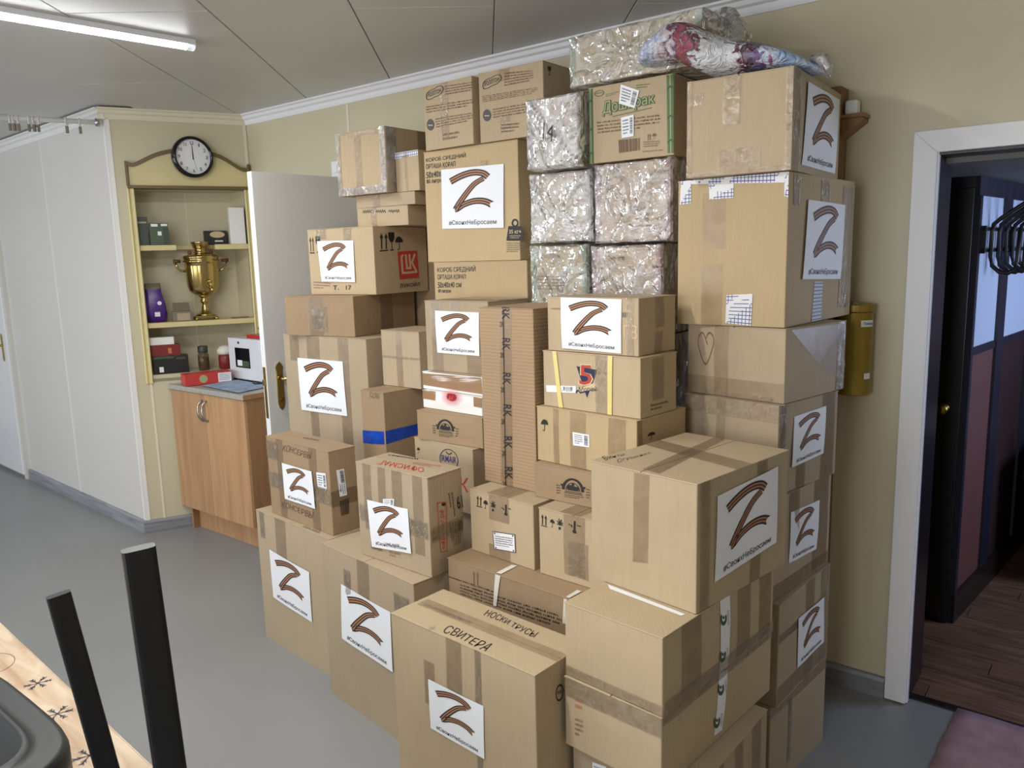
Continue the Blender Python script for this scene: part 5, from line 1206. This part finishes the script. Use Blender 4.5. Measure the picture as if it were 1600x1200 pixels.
rod = thing('curtain_rod', 'white curtain rod with ring clips running out from the wall corner', 'curtain rod', r0)
MB().tube([(0, 0, 0), tuple(rd*1.3)], .0135, 12).build('rod', 'white_gloss', rod, smooth=True)
MB().tube([tuple(rd*.43), tuple(rd*1.3)], .020, 12).build('rod_sleeve', 'white_gloss', rod, smooth=True)
MB().tube([tuple(rd*-.012), tuple(rd*.012)], .022, 12).build('end_socket', 'steel', rod, smooth=True)
for t in (.09, .155, .292, .312, .336, .385, .405, .425):
    p = r0+rd*t; k = thing('curtain_ring', 'white curtain ring with a small metal clip on the rod', 'curtain ring', p, math.atan2(rd.y, rd.x)+random.uniform(-.3, .3), 'curtain rings on the rod')
    MB().tube([(0, .022*math.cos(2*math.pi*i/14), -.006+.022*math.sin(2*math.pi*i/14)) for i in range(15)], .0036, 6).build('ring', 'white_gloss', k, smooth=True)
    MB().box(-.007, .007, -.009, .009, -.066, -.028).build('clip', 'grey_box', k, bevel=.002)
# ---------------------------------------------------------------- niche shelves
def nl(s, y, z): c, n = math.cos(AN), math.sin(AN); return (C0.x+s*c-y*n, C0.y+s*n+y*c, z)
ns = thing('display_niche', 'cream built-in niche shelves with brown arched top board', 'shelf', nl(0, 0, 0), AN)
MB().box(.09, .755, .235, .25, .93, 2.09).build('back_panel', 'niche_in', ns); MB().box(.40, .404, .232, .236, .95, 2.07).build('panel_joint', 'strip', ns)
MB().box(.09, .10, .0, .25, .93, 2.09).build('side_panel', 'niche_in', ns); MB().box(.735, .755, .0, .25, .93, 2.09).build('side_panel', 'niche_in', ns)
MB().box(.09, .755, .0, .25, .93, .972).build('bottom_board', 'niche_in', ns); MB().box(.09, .755, 0, .25, 2.07, 2.09).build('top_board', 'niche_in', ns)
for x0, x1 in ((.078, .118), (.728, .768)):
    MB().prism([(x0, -.002), (x0, -.012), (x0+.008, -.018), (x0+.017, -.010), (x0+.026, -.018), (x0+.036, -.020), (x1, -.008), (x1, -.002)], .925, 2.08).build('frame_stile', 'frame_cream', ns)
MB().prism([(.925, -.002), (.925, -.02), (.945, -.012), (.955, -.02), (.975, -.01), (.975, -.002)], .078, .768, 'x').build('frame_rail', 'frame_cream', ns).data.update()
for a0, a1, y0, z0, z1 in ((.10, .735, .004, 1.255, 1.285), (.10, .315, .004, 1.714, 1.745), (.315, .535, .175, 1.720, 1.745), (.535, .735, .004, 1.714, 1.745)): MB().box(a0, a1, y0, .235, z0, z1).build('shelf_board', 'frame_cream', ns, bevel=.002)
arch = spline([(.082, 2.225), (.115, 2.215), (.145, 2.222), (.25, 2.275), (.36, 2.303), (.434, 2.308), (.51, 2.302), (.61, 2.270), (.70, 2.214), (.735, 2.200), (.768, 2.200)], 4)
MB().prism([(.082, 2.080)]+[(a, b_-.004) for a, b_ in arch]+[(.768, 2.080)], -.012, -.001, 'y').build('arched_board', 'frame_cream', ns)
mb = MB()
for (a, b_), (c, d_) in zip(arch, arch[1:]): mb.prism([(a, b_-.022), (c, d_-.022), (c, d_), (a, b_)], -.026, -.001, 'y')
mb.build('arch_trim', 'frame_brown', ns, weld=True)
MB().box(.082, .768, -.028, -.001, 2.070, 2.088).build('lower_trim', 'frame_brown', ns, bevel=.003)
for x in (.080, .754): MB().box(x, x+.016, -.027, -.001, 2.085, 2.222).build('end_trim', 'frame_brown', ns, bevel=.003)
# clock
ck = thing('wall_clock', 'round black-rimmed wall clock above the niche', 'clock', nl(.440, -.045, 2.250), AN+R(13))
def facing(o): o.rotation_euler = (R(90), 0, 0); return o
facing(MB().lathe([(.100, .0), (.117, .004), (.119, .030), (.112, .046), (.100, .048), (.100, .030), (0, .030)], 40).build('clock_case', 'black_gloss', ck, smooth=True))
facing(MB().lathe([(.100, .0305), (0, .031)], 40).build('clock_face', 'paper', ck))
mb = MB()
for h in range(1, 13):
    a = math.pi/2-h*math.pi/6; cx, cz = .079*math.cos(a), .079*math.sin(a); wn_ = {1: .0035, 11: .008}.get(h, .008 if h < 10 else .012)
    mb = MB()
    for p in text_polys(str(h)): mb.face([(cx+(u-.5)*2*wn_*.8, -.0325, cz+(v-.5)*.019) for u, v in p])
    mb.build('numeral', 'ink', ck, fix=False)
def hand(ang, l, w, name, m, y):
    a = R(90-ang); dx, dz = math.cos(a), math.sin(a); MB().face([(-dx*.015-dz*w, y, -dz*.015+dx*w), (-dx*.015+dz*w, y, -dz*.015-dx*w), (dx*l+dz*w*.5, y, dz*l-dx*w*.5), (dx*l-dz*w*.5, y, dz*l+dx*w*.5)]).build(name, m, ck, fix=False)
hand(359, .055, .0032, 'hour_hand', 'ink', -.0335); hand(358, .075, .0024, 'minute_hand', 'ink', -.034); hand(168, .082, .0009, 'second_hand', 'ink', -.0345)
# samovar
sv = thing('samovar', 'polished brass samovar on the middle niche shelf', 'samovar', nl(.455, .105, 1.2855), AN)
MB().box(-.062, .062, -.062, .062, .012, .026).build('foot_plate', 'brass', sv, bevel=.006)
for sx in (-1, 1):
    for sy in (-1, 1): MB().lathe([(.008, 0), (.014, .004), (.012, .014), (.006, .02)], 10).build('foot', 'brass', sv, smooth=True, loc=(sx*.058, sy*.058, 0))
MB().lathe([(.058, .026), (.048, .036), (.030, .050), (.020, .066), (.022, .076), (.016, .086), (.016, .098), (.026, .110), (.024, .122), (.018, .132), (.030, .142), (.036, .150)], 32).build('stem', 'brass', sv, smooth=True)
MB().lathe([(.034, .148), (.060, .160), (.082, .176), (.088, .190), (.090, .20), (.094, .215), (.099, .330), (.100, .350), (.106, .354), (.107, .364), (.101, .368), (.103, .378), (.107, .384), (.103, .392), (.070, .404), (.052, .412)], 40).build('urn_body', 'brass', sv, smooth=True)
MB().lathe([(.050, .408), (.036, .418), (.034, .436), (.044, .446), (.050, .470), (.054, .476), (.046, .478), (.042, .450), (0, .446)], 32).build('chimney_ring', 'brass', sv, smooth=True)
for s in (-1, 1):
    h = MB().tube([(s*.096, 0, .30), (s*.125, 0, .308), (s*.142, 0, .33), (s*.148, 0, .352)], .007, 8).build('handle', 'brass', sv, smooth=True)
    MB().tube([(s*.118, 0, .362), (s*.16, 0, .364)], [.010, .012], 10).build('handle_grip', 'dark_wood', h, smooth=True)
    MB().lathe([(.006, 0), (.012, .008), (.012, .018), (.004, .026)], 10).build('lid_knob', 'dark_wood', sv, smooth=True, loc=(s*.062, 0, .400))
tp = MB().tube([(.03, -.08, .20), (.035, -.115, .20), (.038, -.135, .195), (.039, -.145, .175)], [.009, .009, .010, .007], 10).build('tap', 'brass', sv, smooth=True)
MB().tube([(.036, -.118, .20), (.036, -.118, .235)], [.006, .004], 8).build('tap_key', 'brass', tp, smooth=True); MB().tube([(.016, -.118, .238), (.056, -.118, .238)], .006, 8).build('tap_grip', 'brass', tp, smooth=True)
# small things on the niche shelves
def nbox(name, s0, s1, y0, y1, z, h, m, label, cat, parts=(), rz=0, bevel=.002, group=None):
    t = thing(name, label, cat, nl((s0+s1)/2, (y0+y1)/2, z), AN+rz, group); w, d = (s1-s0)/2, (y1-y0)/2
    MB().box(-w, w, -d, d, 0, h).build('body', m, t, bevel=bevel)
    for nm, (a0, a1, b0, b1), pm in parts: MB().box(-w+2*w*a0, -w+2*w*a1, -d-.0012, -d+.002, h*b0, h*b1).build(nm, pm, t)
    return t
nbox('tea_tin', .104, .172, .03, .12, 1.7455, .165, 'tea_green', 'tall dark green tea box at the left end of the top niche shelf', 'box', [('printed_band', (.1, .9, .78, .84), 'green_lt')])
nbox('tea_box', .178, .282, .03, .11, 1.7455, .130, 'tea_green2', 'dark green tea box with pale ornament on the top niche shelf', 'box', [('printed_label', (.42, .62, .44, .62), 'paper'), ('printed_band', (.1, .45, .84, .96), 'paper'), ('printed_band', (.62, .95, .86, .96), 'paper'), ('dark_side', (.7, 1, 0, .8), 'tea_green')])
cb = nbox('coffee_box', .49, .628, .178, .230, 1.7455, .088, 'dark_box', 'black box with a pale picture on the top niche shelf', 'box', [('printed_text', (.45, .8, .22, .32), 'paper')])
MB().prism(disc(.01, .064, .045, .02, 18), -.0285, -.026, 'y').build('printed_picture', 'tan_lt', cb)
nbox('white_carton', .632, .722, .03, .13, 1.7455, .222, 'white_board', 'tall white carton at the right end of the top niche shelf', 'box')
pb = thing('coffee_bag', 'purple foil coffee bag leaning at the left of the middle niche shelf', 'bag', nl(.175, .10, 1.2855), AN)
mb = MB(); prof = [(.054, .036, 0), (.060, .042, .05), (.058, .040, .11), (.052, .030, .165), (.046, .014, .20), (.044, .005, .235)]
RN = [[(a*math.copysign(abs(math.cos(t))**.5, math.cos(t))-(.012*z/.235)+.004*math.sin(31*z+t*2), c*math.copysign(abs(math.sin(t))**.5, math.sin(t)), z) for t in [2*math.pi*k/20 for k in range(20)]] for a, c, z in prof]
for i in range(5):
    for k in range(20): mb.face([RN[i][k], RN[i][(k+1) % 20], RN[i+1][(k+1) % 20], RN[i+1][k]], 1 if i >= 4 else 0)
mb.face(RN[0]); mb.face(RN[-1], 1); mb.build('bag_body', ['purple', 'grey_box'], pb, smooth=True, weld=True)
MB().box(-.012, .018, -.0445, -.041, .035, .062).build('paper_label', 'paper', pb); MB().prism(disc(.02, .115, .012, .012), -.042, -.039, 'y').build('printed_logo', 'paper', pb)
nbox('spice_packet', .101, .112, .02, .06, 1.2855, .13, 'paper', 'thin white packet at the left edge of the middle niche shelf', 'packet')
gb = nbox('open_carton', .258, .368, .015, .085, 1.2855, .062, 'grey_box', 'small grey open carton beside the samovar', 'box', [('front_panel', (.25, .9, .12, .8), 'card_d')])
MB().box(-.045, .05, 0, .003, 0, .06).build('lid_flap', 'grey_box', gb, loc=(0, .02, .062)).rotation_euler = (R(-35), 0, 0)
tag(MB().box(-.05, .05, -.02, .02, 0, .006).build('card_packet', 'grey_box', None, loc=nl(.655, .06, 1.2855), rz=AN+.15, bevel=.001), 'flat dark packet lying at the right of the middle niche shelf', 'packet')
nbox('snack_box', .126, .325, .02, .10, .9725, .108, 'dark_box', 'black box on the bottom niche shelf, under the wine-red box', 'box', [('printed_picture', (.16, .28, .1, .4), 'paper'), ('printed_band', (.02, .6, .86, .96), 'green_dk'), ('printed_oval', (.66, .92, .78, .9), 'grey_dk')])
nbox('tea_carton', .122, .285, .025, .095, 1.081, .068, 'wine_box', 'wine-red box on top of the black box in the niche', 'box', [('printed_ornament', (.58, .7, .2, .7), 'orange')])
nbox('sugar_packet', .118, .255, .03, .09, 1.1495, .045, 'white_board', 'white packet on top of the wine-red box in the niche', 'packet')
jr = thing('coffee_jar', 'glass jar with dark lid on the bottom niche shelf', 'jar', nl(.415, .06, .9725), AN)
MB().lathe([(.030, 0), (.033, .006), (.033, .095), (.026, .108), (.026, .115)], 24).build('jar_body', 'glass_jar', jr, smooth=True); MB().lathe([(.029, .112), (.030, .115), (.030, .148), (.026, .152)], 24).build('lid', 'tea_green', jr, smooth=True); MB().lathe([(.0305, .004), (.0305, .082), (0, .083)], 20).build('coffee', 'brown', jr)
j2 = thing('napkin_jar', 'brown jar with white napkins stuffed on top, behind the white appliance', 'jar', nl(.548, .06, .9725), AN)
MB().lathe([(.040, 0), (.046, .006), (.046, .08), (.040, .09)], 24).build('jar_body', 'wine_box', j2, smooth=True)
mb = MB(); mb.lathe([(.038, .088), (.052, .10), (.050, .12), (.036, .138), (.015, .146)], 16)
mb.v = [(x+.008*noise.noise(Vector((x*40, y*40, z*40))), y+.008*noise.noise(Vector((y*40, z*40, x*40))), z) for x, y, z in mb.v]; mb.build('napkins', 'napkin', j2, smooth=True)
# ---------------------------------------------------------------- cabinet with worktop
cbn = thing('base_cabinet', 'light wood base cabinet with two doors under the niche', 'cabinet', (-4.185, 2.62, 0))
X0, X1, Y0, Y1 = -.385, .395, -.235, .245
MB().prism([(X0, Y0), (X1, Y0), (X1, Y1), (-.160, Y1)], .15, .885).build('carcass', 'cab_side', cbn, bevel=.001); MB().box(X0+.01, X1-.01, Y0+.06, Y0+.078, 0, .15).build('toe_kick', 'cab_wood', cbn)
MB().box(X1-.018, X1, Y0+.02, Y1, 0, .15).build('side_foot', 'cab_side', cbn); MB().box(X0+.04, X0+.058, Y0+.02, Y0+.06, 0, .15).build('side_foot', 'cab_side', cbn)
XM = X0+.375
for i, (a, c) in enumerate(((X0+.002, XM-.0015), (XM+.0015, X1-.002))):
    dr = MB().box(a, c, Y0-.018, Y0-.0005, .152, .882).build('door', 'cab_wood', cbn, bevel=.0015)
    hx = XM-.022 if i == 0 else XM+.022; y = Y0-.018
    MB().tube([(hx, y, .845), (hx, y-.012, .840), (hx, y-.028, .82), (hx, y-.033, .785), (hx, y-.028, .75), (hx, y-.012, .73), (hx, y, .725)], .0065, 8).build('handle', 'steel', dr, smooth=True)
wt = thing('worktop', 'speckled grey worktop on the light wood cabinet', 'worktop', (-4.185, 2.62, .885))
MB().prism([(X0-.01, Y0-.028), (X1+.008, Y0-.028), (X1+.008, Y1), (-.160, Y1)], 0, .03).build('slab', 'worktop', wt, bevel=.004); MB().box(X1+.008, X1+.009, Y0-.024, Y1, .002, .028).build('edge_band', 'cab_side', wt)
ZW = .9155
tw = MB(); N = 16
TQ = [(-4.30, 2.415), (-3.86, 2.378), (-3.90, 2.64), (-4.32, 2.66)]
def twp(i, j):
    u, v = i/N, j/N; x = (1-v)*((1-u)*TQ[0][0]+u*TQ[1][0])+v*((1-u)*TQ[3][0]+u*TQ[2][0]); y = (1-v)*((1-u)*TQ[0][1]+u*TQ[1][1])+v*((1-u)*TQ[3][1]+u*TQ[2][1])
    return (x, y, ZW+.004+.004*abs(noise.noise(Vector((u*5, v*5, 4)))))
for i in range(N):
    for j in range(N): tw.face([twp(i, j), twp(i+1, j), twp(i+1, j+1), twp(i, j+1)])
tag(tw.build('towel', 'towel', None, smooth=True, weld=True), 'pale blue towel spread on the worktop', 'towel')
rb = thing('sweets_box', 'flat red box with white end label on the worktop', 'box', (-4.378, 2.498, ZW+.002), R(-17))
MB().box(-.055, .055, -.135, .135, 0, .066).build('body', 'red_box', rb, bevel=.002); MB().box(.0548, .0562, .055, .132, .006, .06).build('end_label', 'paper', rb)
o = MB().prism(disc(-.03, .034, .024, .024), .0548, .0565, 'x').build('printed_seal', 'green_lt', rb); mb = MB()
for p in sub(text_lines(4, random.Random(3)), .062, .012, .125, .054): mb.face([(.0567, a, b_) for a, b_ in p])
mb.build('printed_text', 'grey_dk', rb, fix=False)
ap = thing('mini_oven', 'small white countertop appliance with black window', 'appliance', (-4.195, 2.745, ZW), R(-2))
MB().box(-.185, .17, -.09, .03, .012, .262).build('housing', 'appliance', ap, bevel=.006)
wnd = MB().box(-.105, .055, -.0925, -.088, .085, .205).build('black_window', 'black_gloss', ap); MB().box(-.085, .045, -.0932, -.0915, .092, .128).build('window_print', 'tea_green2', wnd); MB().box(-.082, -.03, -.0936, -.0925, .096, .130).build('window_print', 'paper', wnd)
MB().prism(disc(-.062, .236, .010, .008), -.0915, -.089, 'y').build('brand_mark', 'ink', ap)
MB().box(.17, .20, -.085, .10, .02, .255).build('side_housing', 'appliance', ap, bevel=.003)
for z in (.07, .12, .17, .215): MB().tube([(.2, -.06, z), (.212, -.06, z)], .009, 10).build('knob', 'steel', ap)
for sx in (-.16, .15):
    for sy in (-.07, .015): MB().lathe([(.010, 0), (.012, .004), (.012, .012)], 10).build('foot', 'black_plastic', ap, loc=(sx, sy, 0))
MB().tube([(.10, -.11, .006), (.16, -.13, .006), (.20, -.10, .012), (.215, -.05, .03)], .005, 8).build('power_cord', 'black_plastic', ap, smooth=True)
tr = MB().prism([(-.115, -.07), (.13, -.07), (.14, 0), (.13, .07), (-.115, .07), (-.125, 0)], 0, .018).build('tray', 'red_plastic', None, loc=(-4.11, 2.76, ZW+.2635), bevel=.005); tag(tr, 'red plastic tray on top of the white appliance', 'tray')
sp = thing('steam_jug', 'white arched appliance with blue buttons on the red tray', 'appliance', (-4.10, 2.765, ZW+.282))
MB().tube([(-.05, 0, 0), (-.055, 0, .07), (-.05, 0, .135), (-.02, 0, .175), (.03, 0, .185), (.07, 0, .165)], [.016, .014, .013, .012, .012, .014], 12).build('arched_handle', 'white_gloss', sp, smooth=True)
MB().box(-.05, .07, -.035, .035, 0, .055).build('jug_base', 'appliance', sp, bevel=.012)
for x in (-.035, .01): MB().lathe([(.008, 0), (.008, .006)], 10).build('button', 'netblue', sp, loc=(x, -.036, .04)).rotation_euler = (R(90), 0, 0)
# ---------------------------------------------------------------- flowered bag on top
m, nt, b = new_mat('floral'); b.inputs['Roughness'].default_value = .28; b.inputs['Specular IOR Level'].default_value = .6
v = coords(nt, 'Object', (1, 1, 1)); sx = node(nt, 'ShaderNodeSeparateXYZ'); nt.links.new(v, sx.inputs[0])
vo = node(nt, 'ShaderNodeTexNoise'); vo.inputs['Scale'].default_value = 24; vo.inputs['Detail'].default_value = 5; vo.inputs['Distortion'].default_value = 1.5; nt.links.new(v, vo.inputs['Vector'])
ad = node(nt, 'ShaderNodeMath', operation='MULTIPLY_ADD'); ad.inputs[1].default_value = .22; nt.links.new(vo.outputs['Fac'], ad.inputs[0]); nt.links.new(sx.outputs[0], ad.inputs[2])
mr = node(nt, 'ShaderNodeMapRange'); mr.inputs['From Min'].default_value = -.13; mr.inputs['From Max'].default_value = .40; nt.links.new(ad.outputs[0], mr.inputs['Value'])
cr = node(nt, 'ShaderNodeValToRGB'); el = cr.color_ramp.elements; el[0].position = 0; el[0].color = rgb(120, 142, 190); el[1].position = 1; el[1].color = rgb(206, 212, 224)
for p, c in ((.07, (206, 208, 216)), (.13, (150, 166, 200)), (.19, (210, 212, 220)), (.25, (176, 150, 156)), (.275, (62, 64, 92)), (.30, (136, 62, 76)), (.36, (150, 78, 88)), (.385, (66, 52, 66)), (.41, (214, 214, 218)), (.60, (218, 218, 220)), (.625, (120, 60, 84)), (.65, (60, 56, 72)), (.69, (128, 104, 112)), (.71, (84, 122, 178)), (.74, (138, 70, 104)), (.77, (206, 214, 230)), (.86, (150, 176, 214))): q = el.new(p); q.color = rgb(*c)
nt.links.new(mr.outputs[0], cr.inputs[0]); nt.links.new(cr.outputs[0], b.inputs['Base Color'])
bp = node(nt, 'ShaderNodeBump'); bp.inputs['Strength'].default_value = .9; bp.inputs['Distance'].default_value = .02; n3 = node(nt, 'ShaderNodeTexNoise'); n3.inputs['Scale'].default_value = 30; n3.inputs['Detail'].default_value = 4; n3.inputs['Distortion'].default_value = 1.5; nt.links.new(v, n3.inputs['Vector']); nt.links.new(n3.outputs['Fac'], bp.inputs['Height']); nt.links.new(bp.outputs[0], b.inputs['Normal'])
sec = [(-1.222, 2.172, 2.180, .02), (-1.20, 2.170, 2.215, .09), (-1.165, 2.168, 2.248, .13), (-1.115, 2.168, 2.274, .15), (-1.07, 2.150, 2.272, .16), (-1.02, 2.115, 2.235, .16), (-.97, 2.104, 2.214, .16), (-.91, 2.104, 2.198, .155), (-.85, 2.104, 2.180, .145), (-.79, 2.104, 2.150, .12), (-.745, 2.100, 2.122, .07), (-.722, 2.090, 2.100, .02)]
bg = thing('flowered_bag', 'shiny plastic bag with blue and red flower pattern lying on top of the pile', 'bag', (-1.0, 2.31, 2.10))
mb = MB(); n = 26; RN = []
for x, z0, z1, hw_ in sec:
    cz, hz = (z0+z1)/2, (z1-z0)/2; ring_ = []
    yc = 2.185+.115*min(1, max(0, (x+1.08)/.12))
    hw_ = min(hw_, .07) if x < -1.05 else hw_
    for k in range(n):
        t = 2*math.pi*k/n; yy = hw_*math.copysign(abs(math.cos(t))**.8, math.cos(t)); zz = hz*math.copysign(abs(math.sin(t))**.7, math.sin(t)); p = Vector((x, yc+yy, cz+zz))
        p += Vector((0, .010*noise.noise(p*17), (.010*noise.noise(p*22+Vector((4, 0, 0))) if zz > 0 else 0))); ring_.append((p.x+1.0, p.y-2.31, max(p.z, z0)-2.10))
    RN.append(ring_)
for i in range(len(RN)-1):
    for k in range(n): mb.face([RN[i][k], RN[i][(k+1) % n], RN[i+1][(k+1) % n], RN[i+1][k]])
mb.face(RN[0]); mb.face(RN[-1]); o = mb.build('bag_body', 'floral', bg, smooth=True, weld=True); sd = o.modifiers.new('sub', 'SUBSURF'); sd.levels = 1; sd.render_levels = 2
MB().tube([(.255, -.05, .03), (.285, -.06, .02), (.30, -.06, -.005), (.302, -.06, -.03)], [.012, .016, .012, .004], 8).build('twisted_end', 'film', bg, smooth=True)
# ---------------------------------------------------------------- table with cloth, black chairs turned over on it
m, nt, b = new_mat('cloth'); b.inputs['Roughness'].default_value = .5
v = coords(nt, 'Object', (3, 14, 3)); n1 = node(nt, 'ShaderNodeTexNoise'); n1.inputs['Scale'].default_value = 2; n1.inputs['Detail'].default_value = 6; n1.inputs['Distortion'].default_value = 1; nt.links.new(v, n1.inputs['Vector'])
cr = node(nt, 'ShaderNodeValToRGB'); cr.color_ramp.elements[0].position = .3; cr.color_ramp.elements[0].color = rgb(168, 138, 110); cr.color_ramp.elements[1].position = .62; cr.color_ramp.elements[1].color = rgb(200, 181, 154); nt.links.new(n1.outputs['Fac'], cr.inputs[0]); nt.links.new(cr.outputs[0], b.inputs['Base Color'])
tb = thing('dining_table', 'table edge under a cream patterned cloth at bottom left', 'table', (-1.75, .14, 0), R(-3.5))
MB().box(-.9, .75, -.46, .455, .715, .744).build('table_top', 'cab_wood', tb)
for sx in (-.8, .65):
    for sy in (-.38, .38): MB().box(sx-.025, sx+.025, sy-.025, sy+.025, 0, .715).build('leg', 'tube_black', tb)
tc = thing('tablecloth', 'cream oilcloth with wood pattern and small snowflakes at bottom left', 'tablecloth', (-1.75, .14, 0), R(-3.5))
MB().box(-.905, .755, -.465, .46, .7445, .747).build('cloth', 'cloth', tc, bevel=.001)
MB().box(-.905, .755, .46, .462, .60, .747).build('cloth_hem', 'cloth', tc)
for q, (x, y, r) in enumerate(((-.055, .424, .024), (.106, .410, .026), (-.23, .385, .055), (.30, .40, .026), (-.36, .36, .026))):
    mb = MB()
    if r < .04:
        for k in range(6):
            a = k*math.pi/3+.2
            for p in stroke([(x, y), (x+r*math.cos(a), y+r*math.sin(a))], .0028): mb.face([(s, t, .7475) for s, t in p])
            for f in (.5, .8):
                for g in (-.6, .6):
                    bx, by = x+r*f*math.cos(a), y+r*f*math.sin(a)
                    for p in stroke([(bx, by), (bx+r*.3*math.cos(a+g), by+r*.3*math.sin(a+g))], .0024): mb.face([(s, t, .7475) for s, t in p])
    else:
        for p in ring(x, y, r, r*.8, .002, 20): mb.face([(s, t, .7475) for s, t in p])
    mb.build('printed_snowflake', 'grey_dk' if r < .04 else 'tan_dk', tc, fix=False)
def oval(p0, p1, w, t, face):
    p0, p1 = Vector(p0), Vector(p1); d = (p1-p0).normalized(); a = d.cross(Vector(face)).normalized(); b_ = d.cross(a).normalized(); mb = MB(); n = 20; P = []
    for p in (p0, p1):
        P.append([tuple(p+a*(w/2)*math.copysign(abs(math.cos(k))**.45, math.cos(k))+b_*(t/2)*math.copysign(abs(math.sin(k))**.45, math.sin(k))) for k in [2*math.pi*(i+.5)/n for i in range(n)]])
    for i in range(n): mb.face([P[0][i], P[0][(i+1) % n], P[1][(i+1) % n], P[1][i]])
    mb.face(P[0]); mb.face(P[1]); return mb
c1 = thing('black_chair', 'black chair turned upside down on the table, two flat tube legs sticking up', 'chair', (-.93, .15, .75))
V0 = Vector((-.93, .15, .75)); tocam = (-.62, .77, 0)
def L(p): return Vector(p)-V0
oval(L((-.745, .357, .80)), L((-.747, .339, 1.349)), .031, .016, (-.93, .30, 0)).build('leg', 'tube_black', c1, bevel=.001)
oval(L((-1.070, .428, .80)), L((-1.103, .389, 1.190)), .030, .016, (-.97, .24, 0)).build('leg', 'tube_black', c1, bevel=.001)
oval(L((-.745, -.02, .80)), L((-.74, -.06, 1.30)), .030, .016, tocam).build('leg', 'tube_black', c1); oval(L((-1.07, -.02, .80)), L((-1.10, -.06, 1.15)), .030, .016, tocam).build('leg', 'tube_black', c1)
MB().box(-.15, .20, -.19, .21, .012, .045).build('seat', 'shell_black', c1, bevel=.012); MB().box(-.15, .20, -.21, -.185, 0, .06).build('seat_frame', 'tube_black', c1)
c2 = thing('moulded_chair', 'black moulded plastic chair seat upturned on the table at bottom left', 'chair', (-1.325, .20, .7475))
mb = MB(); n = 48; H2 = .2025
def seat_out(k, grow, z):
    t = 2*math.pi*k/n; c, s = math.cos(t), math.sin(t); e = .42
    return (.222*grow*math.copysign(abs(c)**e, c), (.212*grow-.010*(1+c)*0)*math.copysign(abs(s)**e, s), z)
lv = [(1.0, H2-.05), (1.0, H2-.012), (.985, H2-.002), (.95, H2), (.86, H2-.004), (.80, H2-.001), (.775, H2+.006), (.75, H2+.001), (.6, H2-.012), (.3, H2-.018)]
for (g0, z0), (g1, z1) in zip(lv, lv[1:]):
    for k in range(n): mb.face([seat_out(k, g0, z0), seat_out(k+1, g0, z0), seat_out(k+1, g1, z1), seat_out(k, g1, z1)])
mb.face([seat_out(k, .3, H2-.018) for k in range(n)]); mb.face([seat_out(k, 1.0, H2-.05) for k in range(n)])
mb.build('seat_shell', 'shell_black', c2, smooth=True, weld=True)
MB().box(-.20, .20, -.20, -.16, 0, H2-.05).build('backrest', 'shell_black', c2, bevel=.01); MB().box(-.20, .20, .10, .13, 0, H2-.05).build('seat_frame', 'tube_black', c2)
for sx in (-.18,): MB().tube([(sx, -.15, H2-.02), (sx-.03, -.18, .62)], .012, 8).build('leg', 'tube_black', c2)
